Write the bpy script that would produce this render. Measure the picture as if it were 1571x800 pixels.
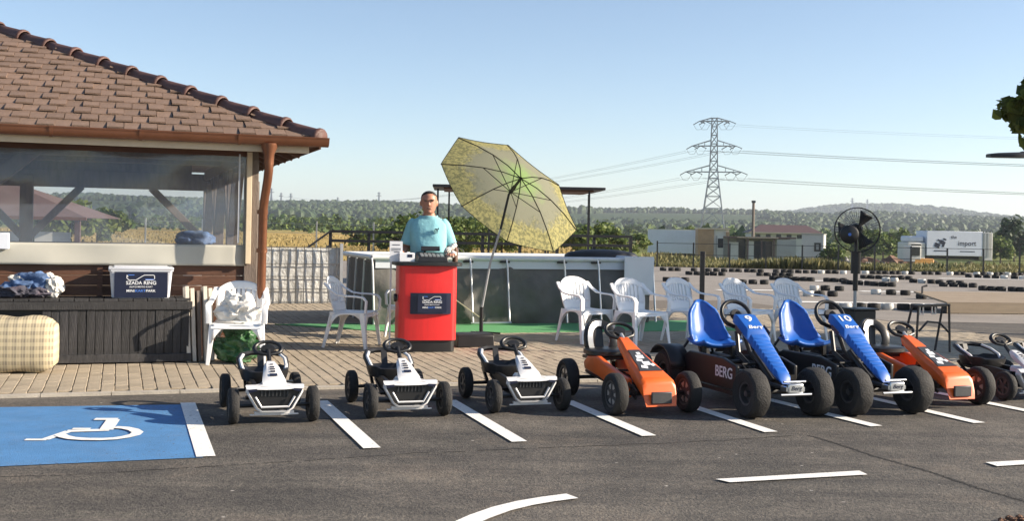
import bpy, bmesh, math, random
from mathutils import Vector, Matrix, noise
rnd = random.Random(7)
R = math.radians
SC = bpy.context.scene
COL = SC.collection
for o in list(bpy.data.objects): bpy.data.objects.remove(o)

# ------------------------------------------------------------------ camera, light, exposure
FPX, PPX, PPY, CAMH, ROLL = 1750.0, 785.5, 352.0, 1.32, R(1.1)
cam = bpy.data.objects.new('camera', bpy.data.cameras.new('camera'))
COL.objects.link(cam)
cam.data.sensor_width = 36.0; cam.data.lens = 36.0*FPX/1571
cam.data.shift_y = -(400-PPY)/1571
cam.data.clip_start = .05; cam.data.clip_end = 9000
cam.matrix_world = Matrix.Translation((0, 0, CAMH)) @ Matrix.Rotation(R(90), 4, 'X') @ Matrix.Rotation(ROLL, 4, 'Z')
SC.camera = cam
SUN_EL, SUN_AZ = R(22), R(-2.5)            # azimuth measured from +X towards +Y (camera looks along +Y)
sdir = Vector((math.cos(SUN_AZ)*math.cos(SUN_EL), math.sin(SUN_AZ)*math.cos(SUN_EL), math.sin(SUN_EL)))
sun = bpy.data.objects.new('sun', bpy.data.lights.new('sun', 'SUN')); COL.objects.link(sun)
sun.data.energy = 5.0; sun.data.angle = R(.55); sun.data.color = (1, .87, .70)
sun.rotation_euler = sdir.to_track_quat('Z', 'Y').to_euler()
W = bpy.data.worlds.new('World'); SC.world = W; W.use_nodes = True
nt = W.node_tree; bg = nt.nodes['Background']
sky = nt.nodes.new('ShaderNodeTexSky'); sky.sky_type = 'NISHITA'; sky.sun_disc = False
sky.sun_elevation = SUN_EL; sky.sun_rotation = R(90)-SUN_AZ
sky.altitude = 100; sky.air_density = .78; sky.dust_density = .4; sky.ozone_density = 1.0
nt.links.new(sky.outputs[0], bg.inputs[0]); bg.inputs[1].default_value = .083
SC.view_settings.view_transform = 'Standard'; SC.view_settings.look = 'None'
SC.view_settings.exposure = 1.17; SC.view_settings.gamma = 1
SC.render.engine = 'CYCLES'
SC.cycles.volume_bounces = 0; SC.cycles.max_bounces = 7; SC.cycles.transparent_max_bounces = 12

# ------------------------------------------------------------------ photo pixel -> place
ca, sa = math.cos(ROLL), math.sin(ROLL)
def ray(x, y):
    dx, dy = x-PPX, y-PPY
    return (dx*ca+dy*sa)/FPX, (-dx*sa+dy*ca)/FPX
def G(x, y, z=0.0):                        # a point at height z
    a, b = ray(x, y); Y = (CAMH-z)/b
    return Vector((a*Y, Y, z))
def H(x, y, Y):                            # a point at distance Y
    a, b = ray(x, y); return Vector((a*Y, Y, CAMH-b*Y))
ROW = R(19.0)
U = Vector((math.cos(ROW), math.sin(ROW), 0)); V = Vector((-math.sin(ROW), math.cos(ROW), 0))
def hit(org, x, y, ly, ang=ROW):           # local (lx, lz) where the sight line meets the vertical plane ly of a frame
    u = Vector((math.cos(ang), math.sin(ang))); v = Vector((-math.sin(ang), math.cos(ang)))
    a, b = ray(x, y)
    px, py = org[0]+v.x*ly, org[1]+v.y*ly
    s = (a*py-px)/(u.x-a*u.y); Y = py+u.y*s
    return s, CAMH-b*Y-(org[2] if len(org) > 2 else 0)

# ------------------------------------------------------------------ materials
def newmat(name):
    m = bpy.data.materials.new(name); m.use_nodes = True
    t = m.node_tree; return m, t, t.nodes['Principled BSDF'], t.nodes, t.links
def M(name, col, rough=.6, metal=0, var=.12, scale=6, bump=.0, bscale=80, dirt=0, dcol=(.12, .09, .06), coat=0, vec='Object', stretch=None, spec=None):
    m, t, b, N, L = newmat(name)
    tc = N.new('ShaderNodeTexCoord'); src = tc.outputs[vec]
    if stretch:
        mp = N.new('ShaderNodeMapping'); mp.inputs['Scale'].default_value = stretch
        L.new(src, mp.inputs['Vector']); src = mp.outputs[0]
    n = N.new('ShaderNodeTexNoise'); n.inputs['Scale'].default_value = scale; n.inputs['Detail'].default_value = 6
    n.inputs['Roughness'].default_value = .65
    L.new(src, n.inputs['Vector'])
    r = N.new('ShaderNodeValToRGB')
    r.color_ramp.elements[0].position = .28; r.color_ramp.elements[1].position = .72
    r.color_ramp.elements[0].color = [max(0, c*(1-var)) for c in col]+[1]
    r.color_ramp.elements[1].color = [min(1, c*(1+var)) for c in col]+[1]
    L.new(n.outputs[0], r.inputs[0]); out = r.outputs[0]
    if dirt:
        n2 = N.new('ShaderNodeTexNoise'); n2.inputs['Scale'].default_value = scale*.6+1.3; n2.inputs['Detail'].default_value = 8
        n2.inputs['Roughness'].default_value = .75
        L.new(tc.outputs[vec], n2.inputs['Vector'])
        r2 = N.new('ShaderNodeValToRGB'); r2.color_ramp.elements[0].position = .5; r2.color_ramp.elements[1].position = .78
        r2.color_ramp.elements[1].color = (dirt, dirt, dirt, 1)
        L.new(n2.outputs[0], r2.inputs[0])
        mx = N.new('ShaderNodeMixRGB'); mx.inputs[2].default_value = list(dcol)+[1]
        L.new(r2.outputs[0], mx.inputs[0]); L.new(out, mx.inputs[1]); out = mx.outputs[0]
    L.new(out, b.inputs['Base Color'])
    b.inputs['Roughness'].default_value = rough; b.inputs['Metallic'].default_value = metal
    if spec is not None: b.inputs['Specular IOR Level'].default_value = spec
    if coat: b.inputs['Coat Weight'].default_value = coat
    if bump:
        n3 = N.new('ShaderNodeTexNoise'); n3.inputs['Scale'].default_value = bscale; n3.inputs['Detail'].default_value = 5
        L.new(src, n3.inputs['Vector'])
        bp = N.new('ShaderNodeBump'); bp.inputs['Strength'].default_value = bump; bp.inputs['Distance'].default_value = .02
        L.new(n3.outputs[0], bp.inputs['Height']); L.new(bp.outputs[0], b.inputs['Normal'])
    return m
def chips(m, col=(.09, .08, .07), scale=42, lo=.60, hi=.66, big=3.5):
    t = m.node_tree; N, L = t.nodes, t.links; b = N['Principled BSDF']; src = b.inputs['Base Color'].links[0].from_socket
    tc = N.new('ShaderNodeTexCoord'); n = N.new('ShaderNodeTexNoise'); n.inputs['Scale'].default_value = scale; n.inputs['Detail'].default_value = 4; n.inputs['Roughness'].default_value = .7
    n2 = N.new('ShaderNodeTexNoise'); n2.inputs['Scale'].default_value = big; n2.inputs['Detail'].default_value = 3
    L.new(tc.outputs['Object'], n.inputs['Vector']); L.new(tc.outputs['Object'], n2.inputs['Vector'])
    a = N.new('ShaderNodeMath'); a.operation = 'MULTIPLY_ADD'; a.inputs[1].default_value = .30; L.new(n2.outputs[0], a.inputs[0]); 
    s_ = N.new('ShaderNodeMath'); s_.operation = 'SUBTRACT'; s_.inputs[1].default_value = .15; L.new(n.outputs[0], s_.inputs[0]); L.new(s_.outputs[0], a.inputs[2])
    r = N.new('ShaderNodeValToRGB'); r.color_ramp.elements[0].position = lo; r.color_ramp.elements[1].position = hi; r.color_ramp.elements[1].color = (.85, .85, .85, 1); L.new(a.outputs[0], r.inputs[0])
    x = N.new('ShaderNodeMixRGB'); x.inputs[2].default_value = list(col)+[1]; L.new(r.outputs[0], x.inputs[0]); L.new(src, x.inputs[1]); L.new(x.outputs[0], b.inputs['Base Color']); return m
def objrandom(m, amt=.25):                 # a little tone change from piece to piece
    t = m.node_tree; N, L = t.nodes, t.links; b = N['Principled BSDF']
    src = b.inputs['Base Color'].links[0].from_socket
    oi = N.new('ShaderNodeObjectInfo'); mr = N.new('ShaderNodeMapRange')
    mr.inputs[3].default_value = 1-amt; mr.inputs[4].default_value = 1+amt
    hs = N.new('ShaderNodeHueSaturation')
    L.new(oi.outputs['Random'], mr.inputs[0]); L.new(mr.outputs[0], hs.inputs['Value']); L.new(src, hs.inputs['Color'])
    L.new(hs.outputs[0], b.inputs['Base Color']); return m
def islandrandom(m, amt=.2):
    t = m.node_tree; N, L = t.nodes, t.links; b = N['Principled BSDF']
    src = b.inputs['Base Color'].links[0].from_socket
    oi = N.new('ShaderNodeNewGeometry'); mr = N.new('ShaderNodeMapRange')
    mr.inputs[3].default_value = 1-amt; mr.inputs[4].default_value = 1+amt
    hs = N.new('ShaderNodeHueSaturation')
    L.new(oi.outputs['Random Per Island'], mr.inputs[0]); L.new(mr.outputs[0], hs.inputs['Value']); L.new(src, hs.inputs['Color'])
    L.new(hs.outputs[0], b.inputs['Base Color']); return m
def leafmat(name, c1, c2, trans=.35, scale=1.5):
    m, t, b, N, L = newmat(name)
    tc = N.new('ShaderNodeTexCoord'); n = N.new('ShaderNodeTexNoise'); n.inputs['Scale'].default_value = scale; n.inputs['Detail'].default_value = 4
    L.new(tc.outputs['Object'], n.inputs['Vector'])
    g = N.new('ShaderNodeNewGeometry'); ad = N.new('ShaderNodeMath'); ad.operation = 'MULTIPLY_ADD'
    ad.inputs[1].default_value = .45; L.new(g.outputs['Random Per Island'], ad.inputs[0]); 
    sb = N.new('ShaderNodeMath'); sb.operation = 'SUBTRACT'; sb.inputs[1].default_value = .22
    L.new(n.outputs[0], sb.inputs[0]); L.new(sb.outputs[0], ad.inputs[2])
    r = N.new('ShaderNodeValToRGB'); r.color_ramp.elements[0].position = .25; r.color_ramp.elements[1].position = .75
    r.color_ramp.elements[0].color = list(c1)+[1]; r.color_ramp.elements[1].color = list(c2)+[1]
    L.new(ad.outputs[0], r.inputs[0]); L.new(r.outputs[0], b.inputs['Base Color'])
    b.inputs['Roughness'].default_value = .6; b.inputs['Specular IOR Level'].default_value = .25
    tr = N.new('ShaderNodeBsdfTranslucent'); L.new(r.outputs[0], tr.inputs[0])
    mx = N.new('ShaderNodeMixShader'); mx.inputs[0].default_value = trans
    L.new(b.outputs[0], mx.inputs[1]); L.new(tr.outputs[0], mx.inputs[2])
    L.new(mx.outputs[0], N['Material Output'].inputs['Surface']); return m

MT = {}
MT['white_paint'] = M('road white', (.88, .86, .81), .7, var=.04, scale=9, dirt=.22, dcol=(.28, .25, .22), bump=.3, bscale=150)
MT['plastic_white'] = M('white plastic', (.83, .84, .85), .38, var=.03, scale=5, dirt=.12, dcol=(.45, .42, .37))
MT['body_white'] = M('kart white', (.64, .64, .65), .3, var=.03, dirt=.22, dcol=(.40, .36, .31), coat=.3)
MT['orange'] = M('kart orange', (.80, .125, .012), .42, var=.10, dirt=.4, dcol=(.35, .16, .07), coat=.2)
MT['blue'] = M('kart blue', (.010, .105, .44), .42, var=.10, dirt=.35, dcol=(.10, .16, .35), coat=.2)
MT['black'] = M('black plastic', (.010, .010, .011), .42, var=.2, dirt=.14, dcol=(.07, .062, .055))
MT['rubber'] = M('rubber', (.015, .0145, .0145), .8, var=.2, scale=14, dirt=.28, dcol=(.07, .058, .047), bump=.4, bscale=90)
MT['rim'] = M('dark rim', (.06, .062, .066), .45, metal=.3, var=.2, dirt=.3, dcol=(.15, .13, .11))
MT['rim_light'] = M('light rim', (.55, .55, .55), .35, metal=.6, var=.1)
MT['steel'] = M('steel', (.58, .60, .62), .32, metal=.9, var=.1, dirt=.25, dcol=(.3, .27, .25))
MT['galv'] = M('galvanised', (.42, .43, .44), .5, metal=.6, var=.15)
MT['dark_metal'] = M('dark metal', (.022, .022, .025), .5, metal=.2, var=.3, dirt=.3, dcol=(.06, .05, .045))
MT['copper'] = M('copper brown', (.21, .088, .046), .38, metal=.5, var=.2, scale=4, dirt=.5, dcol=(.20, .085, .045))
MT['wood_dark'] = M('charcoal plank', (.024, .023, .025), .65, var=.6, scale=7, stretch=(6, 6, .5), dirt=.35, dcol=(.105, .10, .095), bump=.4, bscale=40)
MT['wood_brown'] = M('brown plank', (.10, .042, .022), .55, var=.35, scale=6, stretch=(.6, 6, 6), bump=.3, bscale=40)
MT['wood_post'] = M('dark timber', (.14, .108, .088), .65, var=.3, scale=5, stretch=(4, 4, .7), bump=.3, bscale=30)
MT['cream'] = M('cream paint', (.60, .50, .36), .6, var=.1, scale=5, dirt=.3, dcol=(.36, .27, .18))
MT['beige_vinyl'] = M('beige vinyl', (.43, .42, .37), .45, var=.06, scale=2.5, dirt=.15, dcol=(.40, .37, .30))
MT['paleboard'] = M('pale board', (.55, .50, .43), .7, var=.2, scale=6, stretch=(5, 5, .5), dirt=.4, dcol=(.28, .24, .2))
MT['tile'] = objrandom(M('roof tile', (.185, .122, .088), .75, var=.2, scale=9, dirt=.35, dcol=(.17, .115, .09), bump=.35, bscale=70), .13)
MT['hip'] = objrandom(M('ridge tile', (.105, .050, .040), .6, var=.2, scale=9, dirt=.3, dcol=(.10, .07, .06), bump=.3), .12)
MT['brick'] = objrandom(M('paving brick', (.385, .32, .235), .85, var=.14, scale=16, dirt=.35, dcol=(.30, .245, .19), bump=.5, bscale=170), .11)
MT['brick_far'] = islandrandom(M('paving brick field', (.385, .32, .235), .85, var=.14, scale=16, dirt=.35, dcol=(.30, .245, .19), bump=.5, bscale=170), .11)
MT['joint'] = M('joint sand', (.14, .115, .09), .95, var=.3, scale=20)
MT['concrete'] = M('concrete', (.42, .38, .32), .85, var=.15, scale=5, dirt=.3, dcol=(.26, .23, .2), bump=.3)
MT['red'] = M('counter red', (.66, .022, .022), .38, var=.10, scale=5, dirt=.15, dcol=(.50, .06, .05), stretch=(4, 4, .6))
MT['navy'] = M('navy print', (.012, .016, .04), .35, var=.15)
MT['print_white'] = M('print white', (.75, .77, .80), .5, var=.03)
MT['print_blue'] = M('print blue', (.08, .20, .62), .5, var=.05)
MT['paper'] = M('paper', (.78, .79, .82), .7, var=.03)
MT['liner'] = M('pool liner', (.135, .13, .122), .8, var=.18, scale=2.5, dirt=.4, dcol=(.11, .105, .10), bump=.7, bscale=7)
MT['rail_white'] = M('rail enamel', (.66, .68, .70), .4, var=.06, dirt=.2, dcol=(.4, .38, .36))
MT['turf'] = M('green turf', (.10, .33, .13), .9, var=.2, scale=30, bump=.25, bscale=200)
MT['foil'] = M('silver sheet', (.60, .60, .58), .4, metal=.25, var=.22, scale=9, bump=.9, bscale=16)
MT['wire'] = M('fence wire', (.12, .12, .12), .5, metal=.3, var=.2)
MT['maroon'] = M('maroon sheet', (.10, .058, .053), .6, var=.15, scale=1.5, dirt=.3, dcol=(.10, .05, .045))
MT['trailer'] = M('trailer panel', (.62, .66, .74), .5, var=.06, scale=.6, dirt=.2, dcol=(.42, .42, .44))
MT['hutwhite'] = M('weathered white', (.58, .57, .53), .6, var=.14, scale=.9, dirt=.4, dcol=(.34, .30, .26))
MT['huttan'] = M('tan cladding', (.38, .24, .13), .7, var=.2, scale=1.2, dirt=.3, dcol=(.22, .14, .1))
MT['grey_panel'] = M('grey panel', (.33, .33, .32), .6, var=.12, scale=1)
MT['glass_and_shade'] = M('dark window', (.02, .025, .03), .12, var=.1)  # dark panes; also stands in for the shaded inside of the shed
MT['rust'] = M('rust', (.15, .075, .045), .75, var=.4, scale=3, dirt=.4, dcol=(.12, .06, .04))
MT['loader'] = M('loader orange', (.62, .30, .06), .5, var=.15, dirt=.4, dcol=(.3, .2, .12))
MT['lattice'] = M('pylon steel', (.30, .315, .335), .5, metal=.3, var=.15)
MT['cable'] = M('cable', (.10, .105, .115), .6, var=.1)
MT['bark'] = M('bark', (.11, .085, .06), .9, var=.35, scale=8, bump=.8, bscale=20)
MT['leaf_big'] = leafmat('broad leaf', (.035, .065, .012), (.17, .19, .025), .45, 2)
MT['leaf_mid'] = leafmat('bush leaf', (.05, .095, .022), (.17, .21, .05), .35, .6)
MT['leaf_dark'] = leafmat('dark leaf', (.018, .04, .018), (.05, .085, .03), .2, .5)
MT['forest'] = leafmat('forest', (.028, .052, .022), (.062, .090, .032), .1, .012)
MT['hedge'] = leafmat('hedge', (.03, .065, .018), (.12, .16, .04), .15, .02)
MT['weeds'] = leafmat('weeds', (.07, .085, .035), (.24, .21, .09), .3, .35)
MT['soil'] = M('red soil', (.16, .085, .05), .95, var=.3, scale=18, bump=.8, bscale=60)
MT['skin'] = M('skin', (.40, .19, .125), .5, var=.08, scale=14)
MT['hair'] = M('hair', (.014, .010, .008), .6, var=.3, scale=40, bump=.5, bscale=200)
MT['shirt'] = M('turquoise shirt', (.24, .52, .58), .85, var=.10, scale=7, bump=.5, bscale=14)
MT['shorts'] = M('dark shorts', (.03, .035, .05), .85, var=.1)
MT['denim'] = M('denim cloth', (.07, .13, .27), .85, var=.4, scale=7, dirt=.4, dcol=(.30, .30, .33), bump=.5, bscale=18)
MT['bagwhite'] = M('white bag', (.72, .70, .66), .5, var=.12, scale=7, dirt=.3, dcol=(.45, .4, .35), bump=.8, bscale=14)
MT['baggreen'] = M('green bag', (.02, .085, .025), .45, var=.7, scale=9, dirt=.5, dcol=(.30, .42, .30), bump=.9, bscale=16)
MT['yellowstraw'] = M('ramp board', (.30, .235, .165), .75, var=.15, scale=4, stretch=(.5, 5, 5), dirt=.3, dcol=(.2, .15, .11))
MT['tub'] = M('translucent tub', (.55, .57, .62), .3, var=.05)
MT['baywash'] = M('bay blue', (.075, .225, .46), .75, var=.14, scale=4, dirt=.45, dcol=(.17, .26, .40), bump=.35, bscale=170)
chips(MT['white_paint'], lo=.635, hi=.69); chips(MT['baywash'], lo=.60, hi=.66, scale=55, big=1.4)
MT['soffit'] = M('soffit boards', (.11, .055, .035), .7, var=.3, scale=5, stretch=(.8, 5, 5))
MT['mud'] = M('roof mortar', (.36, .22, .15), .8, var=.2, scale=14)

def asphalt():
    m, t, b, N, L = newmat('asphalt')
    tc = N.new('ShaderNodeTexCoord')
    def nz(s, d=6, ro=.6):
        n = N.new('ShaderNodeTexNoise'); n.inputs['Scale'].default_value = s; n.inputs['Detail'].default_value = d; n.inputs['Roughness'].default_value = ro
        L.new(tc.outputs['Object'], n.inputs['Vector']); return n.outputs[0]
    def ramp(s, p0, c0, p1, c1):
        r = N.new('ShaderNodeValToRGB'); e = r.color_ramp.elements
        e[0].position, e[1].position = p0, p1; e[0].color = list(c0)+[1]; e[1].color = list(c1)+[1]
        L.new(s, r.inputs[0]); return r.outputs[0]
    def mix(k, f, a, c):
        x = N.new('ShaderNodeMixRGB'); x.blend_type = k; x.inputs[0].default_value = f
        L.new(a, x.inputs[1]); L.new(c, x.inputs[2]); return x.outputs[0]
    base = ramp(nz(.30, 9, .72), .34, (.070, .067, .063), .66, (.164, .149, .133))
    mid = ramp(nz(2.2, 8, .75), .3, (.72, .72, .73), .7, (1.26, 1.24, 1.20))
    out = mix('MULTIPLY', 1, base, mid)
    speck = ramp(nz(58, 2, .6), .40, (.80, .80, .81), .62, (1.18, 1.17, 1.15))
    out = mix('MULTIPLY', .85, out, speck)
    sp2 = ramp(nz(21, 3, .7), .38, (.74, .74, .75), .64, (1.25, 1.24, 1.2))
    out = mix('MULTIPLY', .9, out, sp2)
    mp = N.new('ShaderNodeMapping'); mp.inputs['Scale'].default_value = (.22, 2.2, 1); mp.inputs['Rotation'].default_value = (0, 0, R(-14)); L.new(tc.outputs['Object'], mp.inputs['Vector'])
    ns = N.new('ShaderNodeTexNoise'); ns.inputs['Scale'].default_value = 1.6; ns.inputs['Detail'].default_value = 7; L.new(mp.outputs[0], ns.inputs['Vector'])
    out = mix('MULTIPLY', .8, out, ramp(ns.outputs[0], .36, (.70, .70, .71), .62, (1.18, 1.16, 1.12)))
    v2 = N.new('ShaderNodeTexVoronoi'); v2.inputs['Scale'].default_value = .55; L.new(tc.outputs['Object'], v2.inputs['Vector'])
    wob = N.new('ShaderNodeMath'); wob.operation = 'MULTIPLY_ADD'; wob.inputs[1].default_value = .35; L.new(nz(3.5, 6, .7), wob.inputs[0]); L.new(v2.outputs[0], wob.inputs[2])
    out = mix('MULTIPLY', .75, out, ramp(wob.outputs[0], .24, (.42, .41, .42), .34, (1, 1, 1)))
    dust = ramp(nz(1.1, 9, .75), .54, (0, 0, 0), .8, (.42, .42, .42))
    x = N.new('ShaderNodeMixRGB'); x.inputs[2].default_value = (.22, .165, .12, 1); L.new(dust, x.inputs[0]); L.new(out, x.inputs[1]); out = x.outputs[0]
    vo = N.new('ShaderNodeTexVoronoi'); vo.inputs['Scale'].default_value = 4.0; L.new(tc.outputs['Object'], vo.inputs['Vector'])
    sp = ramp(vo.outputs[0], .022, (1, 1, 1), .05, (0, 0, 0))
    x = N.new('ShaderNodeMixRGB'); x.inputs[2].default_value = (.42, .39, .35, 1); L.new(sp, x.inputs[0]); L.new(out, x.inputs[1]); out = x.outputs[0]
    L.new(out, b.inputs['Base Color']); b.inputs['Roughness'].default_value = .82; b.inputs['Specular IOR Level'].default_value = .3
    bp = N.new('ShaderNodeBump'); bp.inputs['Strength'].default_value = .8; bp.inputs['Distance'].default_value = .012
    L.new(nz(58, 3, .7), bp.inputs['Height']); L.new(bp.outputs[0], b.inputs['Normal'])
    return m
MT['asphalt'] = asphalt()
MT['track'] = M('track asphalt', (.255, .225, .195), .85, var=.16, scale=.7, dirt=.4, dcol=(.19, .165, .145), bump=.4, bscale=60)

def plaid():
    m, t, b, N, L = newmat('plaid cloth')
    tc = N.new('ShaderNodeTexCoord')
    def wave(d, s, ph=0):
        w = N.new('ShaderNodeTexWave'); w.bands_direction = d; w.inputs['Scale'].default_value = s; w.inputs['Phase Offset'].default_value = ph
        w.inputs['Distortion'].default_value = .6; w.inputs['Detail'].default_value = 1
        L.new(tc.outputs['Object'], w.inputs['Vector']); r = N.new('ShaderNodeValToRGB'); r.color_ramp.elements[0].position = .45; r.color_ramp.elements[1].position = .55
        L.new(w.outputs['Fac'], r.inputs[0]); return r.outputs[0]
    def mixc(f, a, c):
        x = N.new('ShaderNodeMixRGB')
        L.new(f, x.inputs[0])
        for i, q in ((1, a), (2, c)):
            if isinstance(q, tuple): x.inputs[i].default_value = list(q)+[1]
            else: L.new(q, x.inputs[i])
        return x.outputs[0]
    a = mixc(wave('X', 4.2), (.50, .41, .25), (.22, .18, .12))
    c = mixc(wave('Z', 4.2), (.55, .48, .33), (.25, .22, .17))
    x = N.new('ShaderNodeMixRGB'); x.inputs[0].default_value = .5; L.new(a, x.inputs[1]); L.new(c, x.inputs[2])
    d = mixc(wave('X', 12.5, 1.3), x.outputs[0], (.60, .52, .36))
    y = N.new('ShaderNodeMixRGB'); y.inputs[0].default_value = .4; L.new(x.outputs[0], y.inputs[1]); L.new(d, y.inputs[2])
    L.new(y.outputs[0], b.inputs['Base Color']); b.inputs['Roughness'].default_value = .9
    return m
MT['plaid'] = plaid()

def clearfilm():
    m, t, b, N, L = newmat('clear vinyl')
    tr = N.new('ShaderNodeBsdfTransparent'); tr.inputs[0].default_value = (.80, .82, .84, 1)
    df = N.new('ShaderNodeBsdfDiffuse'); df.inputs[0].default_value = (.42, .53, .74, 1)  # blue tint paints the sky's reflection into the film
    gl = N.new('ShaderNodeBsdfGlossy'); gl.inputs['Roughness'].default_value = .12
    tl = N.new('ShaderNodeBsdfTranslucent'); tl.inputs[0].default_value = (.5, .52, .55, 1)
    m0 = N.new('ShaderNodeMixShader'); m0.inputs[0].default_value = .5; L.new(df.outputs[0], m0.inputs[1]); L.new(tl.outputs[0], m0.inputs[2])
    m1 = N.new('ShaderNodeMixShader'); m1.inputs[0].default_value = .22; L.new(tr.outputs[0], m1.inputs[1]); L.new(m0.outputs[0], m1.inputs[2])
    m2 = N.new('ShaderNodeMixShader'); m2.inputs[0].default_value = .06; L.new(m1.outputs[0], m2.inputs[1]); L.new(gl.outputs[0], m2.inputs[2])
    tc = N.new('ShaderNodeTexCoord'); n = N.new('ShaderNodeTexNoise'); n.inputs['Scale'].default_value = 2.2; L.new(tc.outputs['Object'], n.inputs['Vector'])
    bp = N.new('ShaderNodeBump'); bp.inputs['Strength'].default_value = .3; bp.inputs['Distance'].default_value = .05
    L.new(n.outputs[0], bp.inputs['Height']); L.new(bp.outputs[0], gl.inputs['Normal'])
    L.new(m2.outputs[0], N['Material Output'].inputs['Surface']); return m
MT['film'] = clearfilm()

def canopy_mat():
    m, t, b, N, L = newmat('umbrella cloth')
    at = N.new('ShaderNodeAttribute'); at.attribute_name = 'rad'        # 0 at the hub, 1 at the hem
    tc = N.new('ShaderNodeTexCoord'); n = N.new('ShaderNodeTexNoise'); n.inputs['Scale'].default_value = 7; n.inputs['Detail'].default_value = 6
    n.inputs['Roughness'].default_value = .8
    L.new(tc.outputs['Object'], n.inputs['Vector'])
    a = N.new('ShaderNodeMath'); a.operation = 'MULTIPLY_ADD'; a.inputs[1].default_value = .8; L.new(n.outputs[0], a.inputs[0]); L.new(at.outputs['Fac'], a.inputs[2])
    r = N.new('ShaderNodeValToRGB'); e = r.color_ramp.elements
    e[0].position = .38; e[0].color = (.31, .45, .18, 1)
    e[1].position = .66; e[1].color = (.30, .30, .225, 1)
    k = r.color_ramp.elements.new(.86); k.color = (.30, .30, .225, 1)
    k = r.color_ramp.elements.new(.94); k.color = (.42, .395, .205, 1)
    sc = N.new('ShaderNodeMath'); sc.operation = 'MULTIPLY'; sc.inputs[1].default_value = .80; L.new(a.outputs[0], sc.inputs[0])
    L.new(sc.outputs[0], r.inputs[0])
    n2 = N.new('ShaderNodeTexNoise'); n2.inputs['Detail'].default_value = 3; n2.inputs['Roughness'].default_value = .7; n2.inputs['Scale'].default_value = 27; L.new(tc.outputs['Object'], n2.inputs['Vector'])
    r2 = N.new('ShaderNodeValToRGB'); r2.color_ramp.elements[0].position = .44; r2.color_ramp.elements[1].position = .56
    r2.color_ramp.elements[0].color = (1.2, 1.15, 1.0, 1); r2.color_ramp.elements[1].color = (.60, .62, .62, 1); L.new(n2.outputs[0], r2.inputs[0])
    gt = N.new('ShaderNodeMapRange'); gt.inputs[1].default_value = .80; gt.inputs[2].default_value = .93; L.new(sc.outputs[0], gt.inputs[0])
    mx = N.new('ShaderNodeMixRGB'); mx.blend_type = 'MULTIPLY'; L.new(gt.outputs[0], mx.inputs[0]); L.new(r.outputs[0], mx.inputs[1]); L.new(r2.outputs[0], mx.inputs[2])
    L.new(mx.outputs[0], b.inputs['Base Color']); b.inputs['Roughness'].default_value = .7
    tr = N.new('ShaderNodeBsdfTranslucent'); L.new(mx.outputs[0], tr.inputs[0])
    ms = N.new('ShaderNodeMixShader'); ms.inputs[0].default_value = .55; L.new(b.outputs[0], ms.inputs[1]); L.new(tr.outputs[0], ms.inputs[2])
    L.new(ms.outputs[0], N['Material Output'].inputs['Surface']); return m
MT['canopy'] = canopy_mat()

def land_mat():
    m, t, b, N, L = newmat('land')
    at = N.new('ShaderNodeAttribute'); at.attribute_name = 'cover'
    tc = N.new('ShaderNodeTexCoord')
    out = at.outputs['Color']
    for s, lo, hi in ((.06, .8, 1.2), (.9, .7, 1.3), (7, .75, 1.25)):
        n = N.new('ShaderNodeTexNoise'); n.inputs['Scale'].default_value = s; n.inputs['Detail'].default_value = 5; L.new(tc.outputs['Object'], n.inputs['Vector'])
        r = N.new('ShaderNodeValToRGB'); r.color_ramp.elements[0].position = .3; r.color_ramp.elements[1].position = .7
        r.color_ramp.elements[0].color = (lo, lo, lo, 1); r.color_ramp.elements[1].color = (hi, hi*.97, hi*.9, 1); L.new(n.outputs[0], r.inputs[0])
        x = N.new('ShaderNodeMixRGB'); x.blend_type = 'MULTIPLY'; x.inputs[0].default_value = 1; L.new(out, x.inputs[1]); L.new(r.outputs[0], x.inputs[2]); out = x.outputs[0]
    L.new(out, b.inputs['Base Color']); b.inputs['Roughness'].default_value = .95; b.inputs['Specular IOR Level'].default_value = .1
    return m
MT['land'] = land_mat()

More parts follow.
